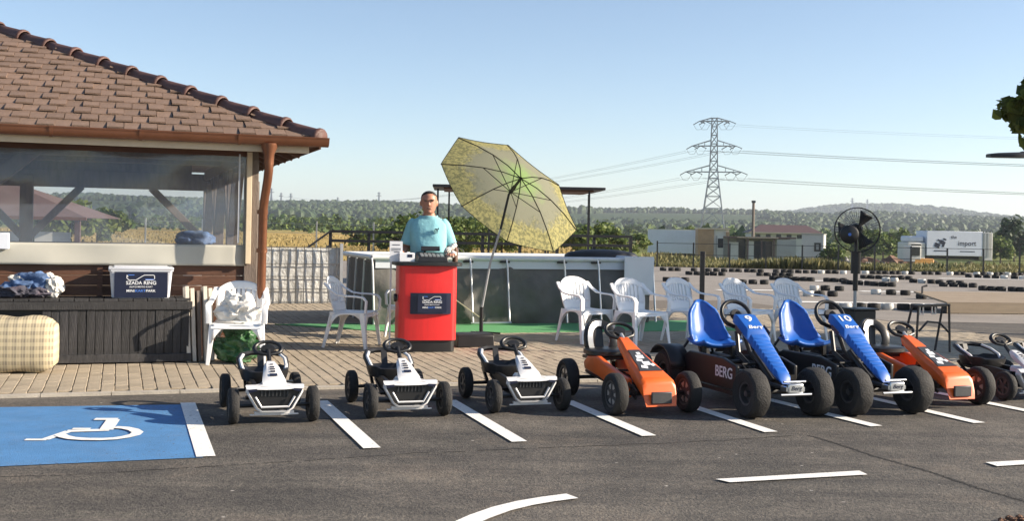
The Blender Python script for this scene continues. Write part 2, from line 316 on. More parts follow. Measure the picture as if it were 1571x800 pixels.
# ------------------------------------------------------------------ mesh building
class MB:
    def __init__(s): s.v = []; s.f = []
    def add(s, vs, fs):
        k = len(s.v); s.v += [Vector(p) for p in vs]; s.f += [tuple(i+k for i in f) for f in fs]; return s
    def box(s, c, d, m=None):
        a, b, e = d[0]/2, d[1]/2, d[2]/2
        vs = [Vector((x, y, z)) for x in (-a, a) for y in (-b, b) for z in (-e, e)]
        if m is not None: vs = [m @ p for p in vs]
        c = Vector(c)
        return s.add([p+c for p in vs], [(0, 1, 3, 2), (4, 6, 7, 5), (0, 4, 5, 1), (2, 3, 7, 6), (0, 2, 6, 4), (1, 5, 7, 3)])
    def bar(s, p, q, w, h=None, w2=None, h2=None, up=(0, 0, 1)):
        p, q = Vector(p), Vector(q); h = h or w; w2 = w2 or w; h2 = h2 or h
        d = (q-p).normalized(); up = Vector(up)
        if abs(d.dot(up)) > .97: up = Vector((0, 1, 0))
        x = d.cross(up).normalized(); y = x.cross(d).normalized()
        vs = []
        for c, a, b in ((p, w/2, h/2), (q, w2/2, h2/2)):
            vs += [c-x*a-y*b, c+x*a-y*b, c+x*a+y*b, c-x*a+y*b]
        return s.add(vs, [(3, 2, 1, 0), (4, 5, 6, 7), (0, 1, 5, 4), (1, 2, 6, 5), (2, 3, 7, 6), (3, 0, 4, 7)])
    def tube(s, pts, r, n=8, closed=False, flat=1.0):
        pts = [Vector(p) for p in pts]; N = len(pts)
        rs = r if isinstance(r, (list, tuple)) else [r]*N
        prev = None; rings = []
        for i in range(N):
            a = pts[i-1] if (i or closed) else pts[0]; b = pts[(i+1) % N] if (i < N-1 or closed) else pts[-1]
            d = (b-a).normalized()
            if prev is None:
                up = Vector((0, 0, 1)) if abs(d.z) < .9 else Vector((0, 1, 0)); x = d.cross(up).normalized()
            else: x = (prev-d*prev.dot(d)).normalized()
            prev = x; y = d.cross(x)
            rings.append([pts[i]+(x*math.cos(2*math.pi*k/n)+y*math.sin(2*math.pi*k/n)*flat)*rs[i] for k in range(n)])
        return s.loft(rings, True, closed)
    def loft(s, rings, cyc=True, closed=False, caps=True):
        n = len(rings[0]); vs = [p for r in rings for p in r]; fs = []
        m = len(rings)
        for i in range(m if closed else m-1):
            a, b = i*n, ((i+1) % m)*n
            for k in range(n if cyc else n-1):
                fs.append((a+k, a+(k+1) % n, b+(k+1) % n, b+k))
        if caps and cyc and not closed:
            fs.append(tuple(reversed(range(n)))); fs.append(tuple(range((m-1)*n, m*n)))
        return s.add(vs, fs)
    def lathe(s, prof, n=24, mat=None, closed=False):       # prof: (r, z), turned round local z
        rings = [[Vector((r*math.cos(2*math.pi*k/n), r*math.sin(2*math.pi*k/n), z)) for k in range(n)] for r, z in prof]
        if mat is not None: rings = [[mat @ p for p in r] for r in rings]
        return s.loft(rings, True, closed)
    def prism(s, poly, d, m=None):                          # polygon in local xy, thickness d along local z
        n = len(poly); vs = [Vector((p[0], p[1], -d/2)) for p in poly]+[Vector((p[0], p[1], d/2)) for p in poly]
        if m is not None: vs = [m @ p for p in vs]
        return s.add(vs, [tuple(reversed(range(n))), tuple(range(n, 2*n))]+[(i, (i+1) % n, n+(i+1) % n, n+i) for i in range(n)])
    def mesh(s, name, smooth=None):
        me = bpy.data.meshes.new(name); me.from_pydata([tuple(p) for p in s.v], [], s.f)
        bm = bmesh.new(); bm.from_mesh(me); bmesh.ops.recalc_face_normals(bm, faces=bm.faces); bm.to_mesh(me); bm.free()
        if smooth is not None:
            me.polygons.foreach_set('use_smooth', [True]*len(me.polygons)); me.set_sharp_from_angle(angle=R(smooth))
        return me
    def build(s, name, mat, parent=None, smooth=None, bevel=0, seg=2):
        me = s.mesh(name, smooth)
        if mat is not None: me.materials.append(MT[mat] if isinstance(mat, str) else mat)
        o = bpy.data.objects.new(name, me); COL.objects.link(o); o.parent = parent
        if bevel:
            b = o.modifiers.new('bevel', 'BEVEL'); b.width = bevel; b.segments = seg; b.limit_method = 'ANGLE'; b.angle_limit = R(40)
            me.polygons.foreach_set('use_smooth', [True]*len(me.polygons)); me.set_sharp_from_angle(angle=R(50))
        return o
def tag(o, label=None, cat=None, group=None, kind=None):
    if label: o['label'] = label
    if cat: o['category'] = cat
    if group: o['group'] = group
    if kind: o['kind'] = kind
    return o
def thing(name, loc, label, cat, rz=0, group=None):
    o = bpy.data.objects.new(name, None); COL.objects.link(o); o.location = loc; o.rotation_euler = (0, 0, rz)
    o.empty_display_size = .2
    return tag(o, label, cat, group)
KIDS = {}
def kids(o): return [c for c in bpy.data.objects if c.parent == o]
def copy_tree(o, parent=None):
    c = o.copy(); COL.objects.link(c); c.parent = parent
    for ch in kids(o): copy_tree(ch, c)
    return c
def text(name, s, size, mtx, mat, parent, ext=.0008, align='CENTER', shear=0, sx=1):
    cu = bpy.data.curves.new(name, 'FONT'); cu.body = s; cu.size = size; cu.extrude = ext; cu.align_x = align; cu.align_y = 'CENTER'; cu.shear = shear
    cu.offset = size*.012
    t = bpy.data.objects.new(name, cu); COL.objects.link(t); bpy.context.view_layer.update()
    me = bpy.data.meshes.new_from_object(t.evaluated_get(bpy.context.evaluated_depsgraph_get()))
    bpy.data.objects.remove(t); me.transform(mtx @ Matrix.Diagonal((sx, 1, 1, 1))); me.materials.clear(); me.materials.append(MT[mat])
    o = bpy.data.objects.new(name, me); COL.objects.link(o); o.parent = parent; return o
def frame(org, x, y):                      # matrix from origin and two axes
    x = Vector(x).normalized(); z = x.cross(Vector(y)).normalized(); y = z.cross(x)
    m = Matrix((x, y, z)).transposed().to_4x4(); m.translation = Vector(org); return m
FRONT = lambda x, y, z: frame((x, y, z), (1, 0, 0), (0, 0, 1))      # upright text facing local -y
def ribbon(pts, w, z, name, mat, closed=False):
    pts = [Vector((p[0], p[1], 0)) for p in pts]; mb = MB(); L_, R_ = [], []
    for i, p in enumerate(pts):
        a = pts[max(i-1, 0)]; b = pts[min(i+1, len(pts)-1)]; d = (b-a).normalized(); n = Vector((-d.y, d.x, 0))*w/2
        L_.append(p+n+Vector((0, 0, z))); R_.append(p-n+Vector((0, 0, z)))
    n = len(pts); mb.add(L_+R_, [(n+i, n+i+1, i+1, i) for i in range(n-1)]); return mb
def sheet(name, poly, z, mat, parent=None, kind='structure'):
    mb = MB(); mb.add([(p[0], p[1], z) for p in poly], [tuple(range(len(poly)))]); o = mb.build(name, mat, parent)
    if kind and parent is None: o['kind'] = kind
    return o
def smooth(a, b, x):
    t = min(1, max(0, (x-a)/(b-a))); return t*t*(3-2*t)

# ------------------------------------------------------------------ land
def land_z(x, y):
    if y < 43: return -.07
    z = -.07 - 1.75*smooth(44, 95, y)*smooth(-2, 14, x-.04*y)
    n1 = noise.noise(Vector((x*.0016, 3.1, 0))); n2 = noise.noise(Vector((x*.006, y*.004, 1.7)))
    base = 24-3.5*smooth(-400, 500, x)
    z += (base+5*n1+2.0*n2)*smooth(520, 1250, y)
    z += 1.0*smooth(92, 400, y)*smooth(-2, 14, x-.04*y)
    dx, dy = (x-730)/170, (y-2250)/420
    z += 34*math.exp(-(abs(dx)**3+dy*dy))
    z += 12*smooth(1700, 2600, y)
    return z
def cover(x, y):
    if y > 560+60*noise.noise(Vector((x*.01, 0, 5))): return (.035, .062, .022)
    f = noise.noise(Vector((x*.012+9, y*.006, 2)))
    if x > .03*y+4:
        if y < 105: return (.20+.10*f, .165+.05*f, .055)
        return (.15+.1*f, .17+.03*f, .05)
    if y < 200: return (.38+.06*f, .28+.04*f, .105)
    return (.13+.08*f, .17, .045) if f < .1 else (.33, .27, .10)
def brk(lo, hi, s0, g):
    a = [0]; st = s0
    while a[-1] < hi: a.append(a[-1]+st); st *= g
    b = [0]; st = s0
    while b[-1] > lo: b.append(b[-1]-st); st *= g
    return sorted(set(b[1:]+a))
xs, ys = brk(-2600, 3200, 5, 1.055), [y for y in brk(-80, 4200, 4, 1.035)]
mb = MB(); mb.add([(x, y, land_z(x, y)) for y in ys for x in xs], [(j*len(xs)+i, j*len(xs)+i+1, (j+1)*len(xs)+i+1, (j+1)*len(xs)+i) for j in range(len(ys)-1) for i in range(len(xs)-1)])
ground = mb.build('ground', 'land', smooth=80); ground['kind'] = 'structure'
ca_ = ground.data.color_attributes.new('cover', 'FLOAT_COLOR', 'POINT')
for i, v in enumerate(ground.data.vertices): ca_.data[i].color = (*cover(v.co.x, v.co.y), 1)

asph = sheet('asphalt_lot', [(-45, -25), (45, -25), (45, 43.4), (-45, 43.4)], 0, 'asphalt')
sheet('kart_track', [(-9, 18.6), (44, 15.8), (44, 43), (-9, 43)], .004, 'track')

# ------------------------------------------------------------------ parking lot markings
PA = G(150, 608); TP = PA  # kerb line passes here along U
def RW(p): p = Vector(p); d = p-PA; return d.dot(U), d.dot(V)     # row coordinates
def WR(s, t, z=0): return PA+U*s+V*t+Vector((0, 0, z))
sheet('blue_parking_bay', [G(-260, 630), G(290, 622), G(312, 703.5), G(-260, 729)], .004, 'baywash')
lines = [((288, 620), (316, 703), .105), ((492, 617), (571, 690), .105), ((690, 616), (797, 680), .10), ((870, 617), (996, 671), .10),
         ((1036, 617), (1183, 665), .10), ((1176, 614), (1345, 656), .10), ((1330, 611), (1503, 651), .10), ((1436, 604), (1600, 637), .10)]
for i, (a, b, w) in enumerate(lines):
    o = ribbon([G(*a), G(*b)], w, .008, 'bay_line', 'white_paint').build('bay_line', 'white_paint'); o['kind'] = 'structure'
def px(pts): return [G(x/3.636, 580+y/3.636) for x, y in pts]
wc = MB()
for pts, w in (([(140, 353), (262, 353)], .05), ([(250, 353), (385, 306)], .055), ([(375, 306), (610, 299)], .075), ([(405, 293), (505, 293)], .045),
               ([(592, 300), (632, 242)], .085), ([(528, 240), (656, 240)], .075),
               ([(640, 286), (700, 290), (745, 300), (768, 314), (752, 328), (700, 341), (640, 350), (560, 354), (470, 353), (400, 348), (355, 338), (335, 328)], .07)):
    r = ribbon(px(pts), w, .008+.0006*len(wc.f), '', ''); wc.add(r.v, r.f)
o = wc.build('wheelchair_symbol', 'white_paint'); o['kind'] = 'structure'
for q in ([(1098, 738), (1120, 743), (1331, 731), (1318, 725)], [(1512, 712), (1530, 718), (1640, 711), (1640, 705)]):
    sheet('lane_dash', [G(*p) for p in q], .008, 'white_paint')
arc = [(700, 812), (735, 796), (770, 783.5), (805, 775), (840, 769), (878, 764)]
o = ribbon([G(*p) for p in arc], .105, .008, '', '').build('lane_arc', 'white_paint'); o['kind'] = 'structure'
MT['seam'] = M('asphalt seam', (.035, .032, .03), .9, var=.4, scale=30, bump=.8, bscale=200)
for pts in ([(-40, 735), (70, 731), (180, 726), (300, 718), (420, 711), (640, 696), (900, 686), (1120, 676), (1240, 668)],):
    p2 = []
    for (x0, y0), (x1, y1) in zip(pts, pts[1:]):
        for k in range(14): p2.append((x0+(x1-x0)*k/14, y0+(y1-y0)*k/14+rnd.uniform(-.8, .8)))
    mbs = MB(); i = 0
    while i < len(p2)-3:
        k = rnd.randint(2, 6); r_ = ribbon([G(*p) for p in p2[i:i+k+1]], rnd.uniform(.005, .014), .002, '', ''); mbs.add(r_.v, r_.f); i += k+(1 if rnd.random() < .55 else 0)
    o = mbs.build('asphalt_seam', 'seam'); o['kind'] = 'structure'
mb = MB()                                   # tyre tread print crossing the lot
q0, q1 = G(1240, 669), G(1600, 779)
for off in (0,):
    for k in range(125):
        p = q0.lerp(q1, (k+.5)/125); d = (q1-q0).normalized(); n = Vector((-d.y, d.x, 0))
        c = p+n*(.012*math.sin(k*.11)+rnd.uniform(-.006, .006)); L_ = rnd.uniform(.0045, .0085)
        a = c-d*L_; e = c+d*L_; w = n*rnd.uniform(.008, .016)
        mb.add([(a-w)+Vector((0, 0, .002)), (e-w)+Vector((0, 0, .002)), (e+w)+Vector((0, 0, .002)), (a+w)+Vector((0, 0, .002))], [(0, 1, 2, 3)])
o = mb.build('tread_print', 'seam'); o['kind'] = 'structure'

# ------------------------------------------------------------------ brick terrace
BW, BL, GAP, ZT = .104, .208, .0055, .02
terrace = sheet('terrace', [WR(-4.4, .08), WR(11.5, .08), WR(11.5, 10.6), WR(-4.4, 10.6)], .007, 'joint')
kb = MB()
for k in range(32):
    a = WR(-4.4+k*.5, .04); b = WR(-4.4+k*.5+.494, .04); kb.bar(a+Vector((0, 0, .005)), b+Vector((0, 0, .005)), .08, .032)
o = kb.build('kerb_strip', 'concrete', smooth=None); o['kind'] = 'structure'
def brick_mb(mb, c, ang=0, z=ZT):
    a, b, ch = (BW-GAP)/2, (BL-GAP)/2, .004
    vs = []
    for (dx, dy, zz) in ((a, b, 0.0), (a, b, z-ch), (a-ch, b-ch, z)):
        vs += [Vector((-dx, -dy, zz)), Vector((dx, -dy, zz)), Vector((dx, dy, zz)), Vector((-dx, dy, zz))]
    M_ = Matrix.Rotation(ang, 4, 'Z')
    mb.add([M_ @ p+c for p in vs], [(0, 1, 5, 4), (1, 2, 6, 5), (2, 3, 7, 6), (3, 0, 4, 7), (4, 5, 9, 8), (5, 6, 10, 9), (6, 7, 11, 10), (7, 4, 8, 11), (8, 9, 10, 11)])
bm0 = MB(); brick_mb(bm0, Vector((0, 0, 0))); brick_mesh = bm0.mesh('paving_brick'); brick_mesh.materials.append(MT['brick'])
cand = []
ncol = int(15.6/BW)
for i in range(ncol):
    s = -4.3+i*BW
    for j in range(50):
        t = .085+BL/2+j*BL-(BL/2 if i % 2 else 0)
        if t < .085+BL/2-.01: continue
        if t > 10.4 or (s > 3.9 and t > 8.2): continue
        p = WR(s, t)
        x_ = PPX+FPX*p.x/p.y
        vis = -10 < x_ < 1581
        cand.append((0 if vis else 1, p.length, p))
cand.sort(key=lambda c: (c[0], c[1]))
fb = MB()
for k, (vis, d, p) in enumerate(cand):
    dz = rnd.uniform(-.0025, .0025)
    if k < 300:
        o = bpy.data.objects.new('paving_brick', brick_mesh); COL.objects.link(o); o.parent = terrace
        o.location = p+Vector((rnd.uniform(-.001, .001), rnd.uniform(-.001, .001), dz)); o.rotation_euler = (rnd.uniform(-.006, .006), rnd.uniform(-.006, .006), ROW+rnd.uniform(-.008, .008))
    else: brick_mb(fb, p+Vector((0, 0, dz)), ROW+rnd.uniform(-.008, .008))
o = fb.build('brick_field', 'brick_far', terrace); o['kind'] = 'stuff'

def crumple(mb, c, rad, amp=.35, fr=2.0, seed=0, sub=4, floor=None):
    bm = bmesh.new(); bmesh.ops.create_icosphere(bm, subdivisions=sub, radius=1); vs = []
    o1 = Vector((seed*1.3, seed*.7, seed))
    for v in bm.verts:
        n = v.co.normalized()
        w_ = n*fr+Vector((noise.noise(n*2+o1), noise.noise(n*2.3+o1*2), noise.noise(n*2.1-o1)))*.5
        d = 1+.45*noise.noise(n*1.3+o1)-amp*.8*(abs(noise.noise(w_*.8))+.16*abs(noise.noise(w_*2.0+o1)))
        p = Vector((n.x*rad[0], n.y*rad[1], n.z*rad[2]))*d+Vector(c)
        if floor is not None: p.z = max(p.z, floor)
        vs.append(p)
    bm.verts.ensure_lookup_table(); fs = [tuple(v.index for v in f.verts) for f in bm.faces]; bm.free()
    mb.add(vs, fs); return mb

def blob(mb, c, rad, amp=.2, fr=2.0, seed=0, sub=3, floor=None):
    bm = bmesh.new(); bmesh.ops.create_icosphere(bm, subdivisions=sub, radius=1)
    vs = []
    for v in bm.verts:
        n = v.co.normalized(); d = 1+amp*noise.noise(n*fr+Vector((seed, seed*1.7, 0)))+amp*.5*noise.noise(n*fr*2.7+Vector((0, seed, 3)))
        p = Vector((n.x*rad[0], n.y*rad[1], n.z*rad[2]))*d+Vector(c)
        if floor is not None: p.z = max(p.z, floor)
        vs.append(p)
    bm.verts.ensure_lookup_table(); fs = [tuple(v.index for v in f.verts) for f in bm.faces]; bm.free()
    mb.add(vs, fs); return mb

# ------------------------------------------------------------------ pavilion
PO = (-2.52, 11.27, ZT)
def PL(x, y, ly): return hit(PO, x, y, ly)
pav = thing('pavilion', PO, 'open timber pavilion with brown tiled hip roof and clear vinyl screens', 'pavilion', ROW)
EX, EY0, EY1, LX, ZE, PT, HALF = .52, -.52, 6.32, -8.5, 2.115, .417, 3.42
roof = None
mb = MB(); zr = ZE+PT*HALF
top = [(LX, EY0, ZE), (EX, EY0, ZE), (EX, EY1, ZE), (LX, EY1, ZE), (LX+HALF, EY0+HALF, zr), (EX-HALF, EY0+HALF, zr)]
fs = [(0, 1, 5, 4), (1, 2, 5), (2, 3, 4, 5), (3, 0, 4)]
mb.add(top, fs); mb.add([(x, y, z-.05) for x, y, z in top], [tuple(reversed(f)) for f in fs])
for i in range(4):
    a, b = top[i], top[(i+1) % 4]; mb.add([a, b, (b[0], b[1], b[2]-.05), (a[0], a[1], a[2]-.05)], [(3, 2, 1, 0)])
roof = mb.build('roof', 'soffit', pav)
tl = MB(); tl.box((0, 0, 0), (.143, .27, .015)); tile_mesh = tl.mesh('roof_tile'); tile_mesh.materials.append(MT['tile'])
cand = []
sl = math.atan(PT); TW, TE = .147, .205
for j in range(18):
    ly = EY0+.10+j*TE*math.cos(sl)
    for i in range(70):
        lx = EX-.02-(i+.5)*TW-(TW/2 if j % 2 else 0)
        if lx+TW*.5 > EX-(ly-.12-EY0)-.01 or lx < -6.2: continue
        cand.append((lx, ly))
cand.sort(key=lambda c: -c[0]+c[1])
ext = MB()
tm = Matrix.Rotation(sl-.05, 4, 'X')
lift = Matrix.Rotation(-.055, 4, 'X')
for k, (lx, ly) in enumerate(cand):
    z = ZE+PT*(ly-EY0)+.026; alt = int(round((EX-lx)/TW*2)) % 4 < 2 if j % 2 else int(round((EX-lx)/TW*2-1)) % 4 < 2
    jit = Matrix.Rotation(rnd.uniform(-.012, .02), 4, 'X') @ Matrix.Rotation(rnd.uniform(-.014, .014), 4, 'Y') @ Matrix.Rotation(rnd.uniform(-.012, .012), 4, 'Z')
    if k < 285:
        o = bpy.data.objects.new('roof_tile', tile_mesh); COL.objects.link(o); o.parent = roof
        o.matrix_local = Matrix.Translation((lx+rnd.uniform(-.003, .003), ly+rnd.uniform(-.008, .008), z+rnd.uniform(0, .004)+(.007 if alt else 0))) @ tm @ (lift if alt else Matrix.Identity(4)) @ jit
    else: ext.box((lx, ly, z), (.143, .27, .015), tm.to_3x3() @ jit.to_3x3())
for j in range(14):                         # eave courses of the right-hand slope, seen from below
    lx = EX-.10-j*TE*math.cos(sl)
    m_ = Matrix.Rotation(R(90), 3, 'Z') @ Matrix.Rotation(sl-.055, 3, 'X')
    for i in range(42):
        ly = EY0+.02+(i+.5)*TW
        if ly-.05 < EY0+(EX-lx) or ly > EY1-(EX-lx): continue
        ext.box((lx, ly, ZE+PT*(EX-lx)+.026), (.143, .27, .015), m_)
o = ext.build('tile_field', 'tile', roof); o['kind'] = 'stuff'
hd = Vector((-1, 1, PT)); L_ = HALF; 
a0 = Vector((EX-.0, EY0+.0, ZE+.03)); nh = 12
hx = hd.normalized(); hs = hx.cross(Vector((0, 0, 1))).normalized(); hu = hs.cross(hx)
step = hd.length*L_/nh
bt = MB(); bt.bar(a0+hx*.06, a0+hd*L_, .10, .06); bt.build('hip_batten', 'mud', roof)
for k in range(nh):
    c = MB(); rings = []
    for t, r in ((-.02, .096), (0, .108), (.03, .106), (.05, .092), (step*.6, .080), (step+.05, .070)):
        p = a0+hx*(k*step+t)-hu*.012
        rings.append([p+hs*r*math.cos(q)+hu*r*.95*math.sin(q) for q in [math.pi*(i/10*1.2-.1) for i in range(11)]])
    c.loft(rings, False)
    if k == 0: c.add(rings[0], [tuple(range(11))])
    o = c.build('ridge_tile', 'hip', roof, smooth=50)
    sm = o.modifiers.new('thick', 'SOLIDIFY'); sm.thickness = .014
# gutter and downpipe
def half_channel(x0, x1, cy, cz, r):
    mb = MB(); prof = [(cy+r*math.cos(q), cz+r*math.sin(q)*1.05) for q in [math.pi+math.pi*i/10 for i in range(11)]]
    prof = [(cy-r-.008, cz+.012), (cy-r-.004, cz)]+prof+[(cy+r, cz+.02)]
    inner = [(cy+(y-cy)*.93, z+.004) for y, z in reversed(prof)]
    p = prof+inner
    mb.loft([[Vector((x, y, z)) for y, z in p] for x in (x0, x1)], True, False, False)
    n = len(prof)
    for x in (x0, x1): mb.add([(x, y, z) for y, z in prof], [tuple(range(n))])
    return mb
gut = half_channel(LX, EX+.07, EY0-.06, ZE+.005, .068).build('gutter', 'copper', pav, smooth=40)
for xx in (78, 216, 367):
    lx = PL(xx, 210, EY0-.06)[0]
    half_channel(lx-.014, lx+.014, EY0-.06, ZE+.006, .076).build('gutter_joint', 'copper', gut, smooth=40)
sg = MB(); sg.box((EX+.005, 2.9, ZE-.035), (.02, 6.8, .09)); sg.build('eave_board', 'soffit', pav)
dlx = .035
dp = MB(); dp.lathe([(.045, -.16), (.05, -.06), (.075, 0), (.08, .04)], 16, Matrix.Translation((dlx, EY0-.05, ZE-.09)))
dp.tube([(dlx, EY0-.05, ZE-.2), (dlx, EY0-.05, ZE-.30), (dlx-.003, EY0+.0, ZE-.40), (dlx-.012, -.38, ZE-.58), (dlx-.016, -.33, ZE-.68), (dlx-.022, -.31, .03)], .042, 16)
dpo = dp.build('downpipe', 'copper', pav, smooth=45)
for z in (1.42, 1.05, .45):
    c = MB(); c.lathe([(.053, -.02), (.053, .02)], 16, Matrix.Translation((dlx-.020, -.313, z))); c.build('pipe_clamp', 'copper', dpo, smooth=40)
# timber frame
def timber(name, p, q, w, h=None, mat='wood_post', bevel=.006): return MB().bar(p, q, w, h).build(name, mat, pav, bevel=bevel)
ztop = ZE-.06
post_lx = [-.06, -3.15, -6.2]
for lx in post_lx: timber('post', (lx, 0.02, 0), (lx, 0.02, ztop-.12), .13)
for ly in (1.95, 3.9, 5.8): timber('post', (-.06, ly, 0), (-.06, ly, ztop-.12), .13)
lb, zb_ = PL(41, 300, 5.8)
for lx in (lb, lb-2.9, lb+3.1): timber('post', (lx, 5.8, 0), (lx, 5.8, ztop-.12), .17)
timber('plate_beam', (LX+.6, 5.8, ztop-.16), (.0, 5.8, ztop-.16), .13, .24)
timber('plate_beam', (-.06, .1, ztop-.07), (-.06, 5.75, ztop-.07), .13, .14)
timber('plate_beam', (LX+.6, .03, ztop-.07), (.0, .03, ztop-.07), .12, .14)
timber('tie_beam', (LX+.6, 2.9, ztop+.03), (-.05, 2.9, ztop+.03), .12, .16)
for s in (-1, 1): timber('brace', (lb+s*.05, 5.8, ztop-.98), (lb+s*.72, 5.8, ztop-.26), .13, .10)
lr = -.06; timber('brace', (lr-.08, 5.8, ztop-.98), (lr-.80, 5.8, ztop-.26), .13, .10)
for ly, s in ((1.95, 1), (1.95, -1), (3.9, 1), (3.9, -1), (5.8, -1)): timber('brace', (-.06, ly+s*.05, ztop-.85), (-.06, ly+s*.62, ztop-.16), .12, .10)
bx0, bz0 = PL(-30, 292, .06); bx1, bz1 = PL(62, 222, .06)
timber('brace', (bx0, .10, bz0), (bx1, .10, bz1), .15, .13)
for i in range(14): timber('rafter', (-.6-i*.55, EY0+.06, ZE-.07), (-.6-i*.55, EY0+min(HALF, .9+i*.55), ZE-.07+PT*(min(HALF, .9+i*.55)-.06)), .06, .1, 'soffit', 0)
for i in range(11): timber('rafter', (EX-.05, .35+i*.52, ZE-.08), (EX-min(1.6, .8+i*.5), .35+i*.52, ZE-.08+PT*(min(1.6, .8+i*.5)-.05)), .06, .1, 'soffit', 0)
MB().box(((LX+.2)/2-.2, 5.80, ztop+.15), (abs(LX)-.4, .06, .46)).build('back_board', 'wood_post', pav)
MB().box(((LX+.2)/2-.2, 5.80, .5), (abs(LX)-.6, .10, 1.0)).build('parapet', 'wood_post', pav)
# front wall: fascia, vinyl screen, planks
_, zf0 = PL(200, 226, -.10); _, zf1 = PL(200, 225, EY0+.03)
MB().box(((LX+EX)/2-.05, EY0+.025, (zf1+ZE)/2-.03), (abs(LX)+EX-.1, .025, ZE-.06-zf1)).build('fascia_board', 'cream', pav, bevel=.004)
xr, zc1 = PL(376, 377, -.06); _, zc0 = PL(200, 230, -.06); _, zb0 = PL(200, 407, -.06)
xr2, _ = PL(386, 300, -.08)
MB().box(((xr+xr2)/2, -.075, (zb0+zf0)/2+.01), (xr2-xr, .05, zf0-zb0-.02)).build('trim_board', 'cream', pav, bevel=.004)
MB().box(((LX+xr)/2, -.045, zf0-.02), (xr-LX, .05, .05)).build('shadow_rail', 'wood_brown', pav)  # dark strip standing in for the shadow under the fascia
NX, NZ = 60, 8
def curtain(z0, z1, amp, y0):
    mb = MB(); vs = []
    for k in range(NZ+1):
        for i in range(NX+1):
            lx = xr-.002+(i/NX)*(-7.6-xr); z = z0+(z1-z0)*k/NZ
            vs.append((lx, y0+amp*noise.noise(Vector((lx*1.7, z*2.2, 4)))+amp*.5*noise.noise(Vector((lx*5, z*3, 1))), z))
    mb.add(vs, [(k*(NX+1)+i, k*(NX+1)+i+1, (k+1)*(NX+1)+i+1, (k+1)*(NX+1)+i) for k in range(NZ) for i in range(NX)]); return mb
scr = curtain(zc1, zf0-.04, .02, -.06).build('vinyl_window', 'film', pav, smooth=60)
bv = curtain(zb0, zc1+.002, .035, -.07).build('vinyl_skirt', 'beige_vinyl', pav, smooth=60)
sm = bv.modifiers.new('thick', 'SOLIDIFY'); sm.thickness = .004
for x_ in (368,):
    a = PL(x_, 240, -.068)[0]; MB().box((a, -.068, (zc1+zf0)/2), (.016, .006, zf0-zc1-.05)).build('screen_seam', 'tub', scr)
for k in range(9):
    z = zb0-.05-k*.098
    if z < .04: break
    MB().box(((LX+.0)/2-.04, .0, z), (abs(LX)-.05, .03, .093)).build('wall_plank', 'wood_brown', pav, bevel=.006)
for lx in (-1.45, -3.9): MB().bar((lx, -.028, .02), (lx, -.028, zb0-.01), .05, .02).build('wall_batten', 'wood_brown', pav)
sw = MB(); a, z = PL(7, 370, -.12); sw.box((a-.02, -.12, z), (.12, .06, .15)); sw.build('switch_box', 'trailer', pav, bevel=.008)

# bundle inside the window, at the right end of the sill
a, z = PL(303, 374, .42)
w = lambda lx, ly, lz: Vector(PO)+U*lx+V*ly+Vector((0, 0, lz))
sh = MB(); sh.box((-2.6, .42, z-.03), (5.0, .36, .04)); sh.build('sill_shelf', 'wood_post', pav)
bu = MB(); crumple(bu, (0, 0, .055), (.19, .13, .10), .5, 2.2, 3, 4, 0)
o = bu.build('cloth_bundle', 'denim', None, smooth=60); o.location = w(a-.02, .42, z-.01); o.rotation_euler = (0, 0, ROW)
tag(o, 'crumpled blue and white cloth bundle behind the clear vinyl screen of the pavilion', 'cloth')

# plank bench along the pavilion
bench = thing('plank_bench', PO, 'long charcoal plank bench with boarded front below the pavilion screen', 'bench', ROW)
bl0 = PL(64, 520, -.46)[0]; bl1 = PL(290, 520, -.46)[0]; _, bzt = PL(180, 461, -.46)
npl = 17; pw = (bl1-bl0)/npl
pm = MB(); pm.box((0, 0, 0), (pw-.006, .02, bzt-.13)); plank_mesh = pm.mesh('plank'); plank_mesh.materials.append(objrandom(MT['wood_dark'], .35))
for i in range(npl):
    o = bpy.data.objects.new('plank', plank_mesh); COL.objects.link(o); o.parent = bench
    o.location = (bl0+(i+.5)*pw, -.45+rnd.uniform(-.004, .004), .045+(bzt-.09)/2); o.rotation_euler = (rnd.uniform(-.01, .01), rnd.uniform(-.012, .012), 0)
MB().box(((bl0+bl1)/2, -.455, .05), (bl1-bl0+.05, .04, .075)).build('base_rail', 'wood_dark', bench, bevel=.004)
MB().box(((bl0+bl1)/2-.5, -.455, bzt-.05), (bl1-bl0+1.05, .04, .075)).build('top_rail', 'wood_dark', bench, bevel=.004)
MB().box(((bl0+bl1)/2-.5, -.2, bzt/2-.03), (bl1-bl0+1.0, .42, bzt-.12)).build('carcass', 'black', bench)
ts = MB(); ts.box((0, 0, 0), (.118, .44, .022)); ts_mesh = ts.mesh('seat_slat'); ts_mesh.materials.append(MT['wood_dark'])
k = 0
lx = bl1+.0
while lx > bl0-1.1:
    o = bpy.data.objects.new('seat_slat', ts_mesh); COL.objects.link(o); o.parent = bench
    o.location = (lx-.06, -.255, bzt+.002+rnd.uniform(-.002, .002)); lx -= .126
# pale boards stood on end beside the bench
brd = thing('board_stack', w(bl1+.125, -.40, 0), 'bundle of pale weathered boards stood on end between bench and loaded chair', 'boards', ROW+R(8))
for i in range(5):
    o = MB().bar((-.13+i*.055, .02*((i*7) % 3), .0), (-.145+i*.056, .09+.015*((i*5) % 3), .70-.02*(i % 3)), .036, .11).build('board', 'paleboard' if i != 2 else 'wood_post', brd, bevel=.003)

